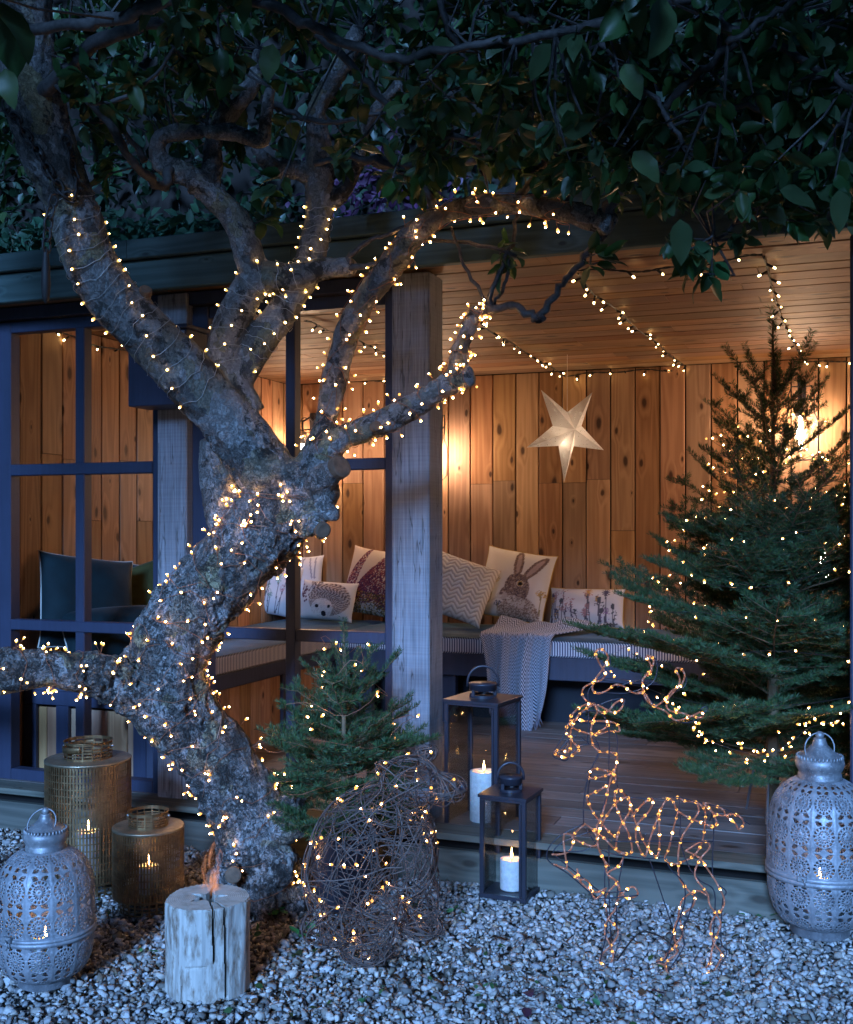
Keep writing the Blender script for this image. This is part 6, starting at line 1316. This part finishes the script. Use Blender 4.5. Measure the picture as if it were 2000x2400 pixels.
# ---------------------------------------------------------------- throw
def throw():
    g = G('herringbone_wool'); c = g.n('SeparateColor', {0: g.attr()}); a = g.math('MULTIPLY', c.outputs[0], 14.); zz = g.math('ABSOLUTE', g.math('SUBTRACT', g.math('FRACT', a), .5)); b = g.math('MULTIPLY', c.outputs[1], 44.)
    w = g.math('FRACT', g.math('ADD', b, g.math('MULTIPLY', zz, 4.))); n1 = g.noise(g.obj(), 90., 3.); f = g.math('ADD', g.rng(w, .4, .6), g.math('MULTIPLY', g.math('SUBTRACT', n1, .5), .8))
    M['throw'] = g.pbr(g.ramp(f, [(.2, (.035, .038, .055)), (.8, (.46, .47, .52))]), .95, g.bump(f, .7, .006), spec=.1, **{'Sheen Weight': .2})
    ns, nt = 70, 110; x0, x1 = at_Y(1128, 1490, YBF).x, at_Y(1302, 1490, YBF).x; V, Cc = [], []
    for j in range(nt+1):
        t = j/nt
        for i in range(ns+1):
            s = i/ns; top = .62; hang = .40+.20*math.exp(-((s-.62)/.22)**2)+.04*s; fold = math.sin(s*19+1.5*math.sin(t*3)+.6)+.5*math.sin(s*37+2+t*2)
            if t < .42:
                f = t/.42; y = YBF+.50*(1-f)-.012*f; spread = 1+.55*(1-f); x = x0+(x1-x0)*((s-.45)*spread+.45+.30*(1-f)); z = BT+.012+.022*(fold*.5+.9)*(.35+.65*(1-f))+.035*math.exp(-((f-.25)/.2)**2)*(1+.6*math.sin(s*9+f*6))
            else:
                f = (t-.42)/.58; nar = 1-.34*f; x = x0+(x1-x0)*((s-.52)*nar+.52+.03*math.sin(f*4+s*5)); y = YBF-.020-.045*(fold*.5+.5)*(.3+.9*f)-.016*math.sin(f*3.); z = BT+.010-hang*f-.004*fold
            V.append((x, y, z)); Cc.append((s, t, 0))
    Fq = np.array([(j*(ns+1)+i, j*(ns+1)+i+1, (j+1)*(ns+1)+i+1, (j+1)*(ns+1)+i) for j in range(nt) for i in range(ns)]); V = np.array(V)
    c0 = V.mean(0); T = thing('throw_blanket', tuple(c0), 'grey herringbone wool throw with fringe hanging over the back bench', 'throw')
    o = put('cloth', npmesh('cloth', V-c0, Fq, M['throw'], True, np.array(Cc)), T); sd = o.modifiers.new('t', 'SOLIDIFY'); sd.thickness = .006
    m = MB(); q = random.Random(2)
    for i in range(0, ns+1, 1):
        p = Vector(V[nt*(ns+1)+i]); l = q.uniform(.05, .085); m.tube([p, p+Vector((q.gauss(0, .004), -.004, -l*.5)), p+Vector((q.gauss(0, .010), q.gauss(0, .006), -l))], [.0026, .0022, .0010], 5, caps=False)
    fm = simple('wool_fringe', (.20, .19, .23), .95); fo = m.build('fringe', fm, T, True); fo['kind'] = 'stuff'
throw()
# ---------------------------------------------------------------- chain on the left limb
def chain():
    P = spline([(30, 205), (55, 265), (85, 325), (108, 365), (128, 398), (158, 395), (170, 350), (160, 300), (138, 262)], 8); W_ = []
    for x, y in P:
        c, i, ds = _kd.find(v8(x, y, 3.70)); dr = (Vector(c)-Vector((0, 0, CAMH))).normalized(); W_.append(Vector(c)-dr*.012)
    # hanging tail
    T = thing('iron_chain', tuple(W_[0]), 'heavy rusty iron chain wrapped round the upper left limb with a hanging spike', 'chain')
    m = MB(); L, r, w = .044, .0062, .015; n = 20
    m.tube([((L/2-w)*(1 if math.cos(a) > 0 else -1)+w*math.cos(a), w*math.sin(a), 0) for a in np.linspace(0.001, 2*math.pi, n+1)], r*.72, 7, caps=False); lm = m.mesh('link', M['iron'], True)
    def run(pts, k0):
        acc = 0; k = k0; last = pts[0]
        for a, b in zip(pts[:-1], pts[1:]):
            acc += (b-a).length
            if acc > L*.74:
                acc = 0; o = put('link', lm, T, (last+b)/2); d = (b-last).normalized(); last = b; k += 1
                o.rotation_euler = (d.to_track_quat('X', 'Z').to_matrix() @ Matrix.Rotation(k*math.pi/2+.5, 3, 'X')).to_euler()
    fine = [Vector(p) for p in spline(W_, 6)]; run(fine, 0)
    tail = [v8(x, y, 3.66) for x, y in ((112, 400), (104, 430), (98, 462), (96, 492), (95, 515))]; run([Vector(p) for p in spline(tail, 8)], 1)
    a = v8(94, 505, 3.66); b = v8(94, 622, 3.66); h = (a-b).length
    MB().lathe([(.003, 0), (.012, h*.10), (.0155, h*.35), (.013, h*.65), (.008, h*.9), (.003, h)], tuple(b), 12).build('spike', M['iron'], T, True)
chain()
# ---------------------------------------------------------------- box on the post, garden table
bx0, bx1 = at_Y(300, 900, 4.19).x, at_Y(438, 900, 4.19).x; bz0_, bz1_ = at_Y(370, 950, 4.19).z, at_Y(370, 768, 4.19).z
BX = thing('wall_box', ((bx0+bx1)/2, 4.27, bz0_), 'dark navy wooden box fixed to the oak post behind the leaning limb', 'box')
MB().box((bx0, 4.19, bz0_), (bx1, YF-.002, bz1_-.012), bev=.004).build('box_body', M['blue'], BX); MB().box((bx0-.012, 4.175, bz1_-.011), (bx1+.012, YF-.002, bz1_+.008), bev=.003).build('lid', M['blue'], BX)
MB().box((bx1-.08, 4.184, bz1_-.05), (bx1-.01, 4.1895, bz1_-.02)).build('hasp', M['steel'], BX)
tc = at_d(58, 1640, 4.42); TB = thing('garden_table', (tc.x-.5, tc.y+.05, 0), 'weathered timber garden table end at the left edge under the low limb', 'table')
for k in range(2):
    o = put('table_plank', plank_mesh(.13, 1.2, .055, M['sill'], 'sill'), TB, (tc.x-.6, tc.y-.07+.14*k, tc.z+.035)); o.rotation_euler = (Matrix.Rotation(-math.pi/2, 3, 'Y') @ Matrix.Rotation(-math.pi/2, 3, 'Z')).to_euler()
for dx in (-.35, -1.05): MB().box((tc.x+dx, tc.y-.05, -.01), (tc.x+dx+.06, tc.y+.05, tc.z-.022)).build('leg', M['sill'], TB)
# ---------------------------------------------------------------- weeds, fallen leaves, twig
def weed(px, py, n, s, label, seed, mat='plantleaf'):
    q = np.random.default_rng(seed); c = at_z(px, py, 0.01); t = thing('weed', tuple(c), label, 'weed', 'weeds in the gravel')
    dr = q.normal(size=(n, 3)); dr[:, 2] = np.abs(dr[:, 2])*.7+.3; pos = np.repeat(np.array([[0, 0, .004]]), n, 0)+dr*.012+q.normal(size=(n, 3))*np.array([.03, .03, 0]); 
    v, f, cc = merge(LEAVES, pos, basis(dr, np.array([0, 0, 1.])+q.normal(size=(n, 3))*.3), q.uniform(s*.7, s*1.2, n), np.repeat(q.uniform(.6, 1.2, (n, 1)), 3, 1), q.integers(0, 4, n))
    put('foliage', npmesh('foliage', v, f, M[mat], True, cc), t)['kind'] = 'stuff'
for i, (px, py, n, s, lab) in enumerate(((655, 2118, 9, .045, 'green ivy weed at the foot of the apple trunk'), (640, 2150, 5, .035, 'small green weed just below the trunk ivy'), (718, 2195, 10, .04, 'green weed left of the willow bear'), (612, 2190, 4, .03, 'tiny weed right of the torch log'), (352, 2240, 4, .03, 'tiny weed between the pierced lantern and the log'), (880, 2352, 4, .028, 'tiny green weed in the foreground below the bear'), (1145, 2335, 7, .028, 'low green weed in the foreground centre'), (1395, 2372, 4, .025, 'tiny weed low in the foreground under the reindeer'), (1040, 2140, 5, .03, 'sparse weed between the bear and the gravel lantern'), (1770, 2160, 5, .03, 'small weed left of the big pierced lantern'))): weed(px, py, n, s, lab, 40+i)
def fallen(px, py, s, label, mat, seed, tilt=.3):
    c = at_z(px, py, .02); lv, lf = LEAVES[seed % 4]; o = put('fallen_leaf', npmesh('fallen_leaf', lv*s, lf, M[mat], True, np.ones((len(lv), 3))*.9), None, tuple(c)); o.rotation_euler = (tilt, -tilt, seed*1.7); tag(o, label, 'leaf', 'fallen leaves')
fallen(1236, 2322, .075, 'dull purple fallen leaf on the gravel in the foreground', 'purpleleaf', 3); fallen(60, 1905, .07, 'green fallen leaf by the deck edge behind the left lantern', 'plantleaf', 5); fallen(30, 1902, .06, 'pale green fallen leaf nearest the left edge', 'plantleaf', 6); fallen(1560, 2330, .05, 'brown fallen leaf below the reindeer hind feet', 'purpleleaf', 2); fallen(1232, 2385, .06, 'dark leaf at the bottom of the foreground', 'purpleleaf', 1)
P = [at_z(x, y, .025) for x, y in ((1105, 2300), (1130, 2292), (1160, 2286), (1198, 2276))]; tw_ = thing('fallen_twig', tuple(P[0]), 'thin dark twig lying on the gravel', 'twig'); MB().tube(P, [.004, .004, .003, .002], 6).build('stick', M['bark'], tw_)

# leaf litter worked into the gravel
def litter():
    q = np.random.default_rng(91); n = 420; d = np.sqrt(q.uniform(3.0**2, 4.7**2, n)); px = q.uniform(-100, 2100, n); l = (px-CX)/F*d
    X = l*CS-d*SN; Y = l*SN+d*CS; k = Y < 4.25; X, Y = X[k], Y[k]; n = len(X); dr = q.normal(size=(n, 3)); dr[:, 2] *= .25; up = np.array([0, 0, 1.])+q.normal(size=(n, 3))*.45
    col = np.array([(.9, .5, .3), (.5, .3, .2), (.35, .5, .2), (.25, .2, .15), (.3, .8, .3)])[q.integers(0, 5, n)]*q.uniform(.5, 1.2, (n, 1))
    pos = np.stack([X, Y, q.uniform(.004, .016, n)], 1); v, f, c = merge(LOW, pos, basis(dr, up), q.uniform(.012, .034, n), col, q.integers(0, 3, n))
    mt = leaf_mat('leaf_litter', (.16, .14, .10), (.14, .12, .09), .7); o = put('leaf_litter', npmesh('leaf_litter', v, f, mt, True, c)); tag(o, 'bits of dry leaf and moss scattered among the gravel', 'leaf litter', kind='stuff')
litter()
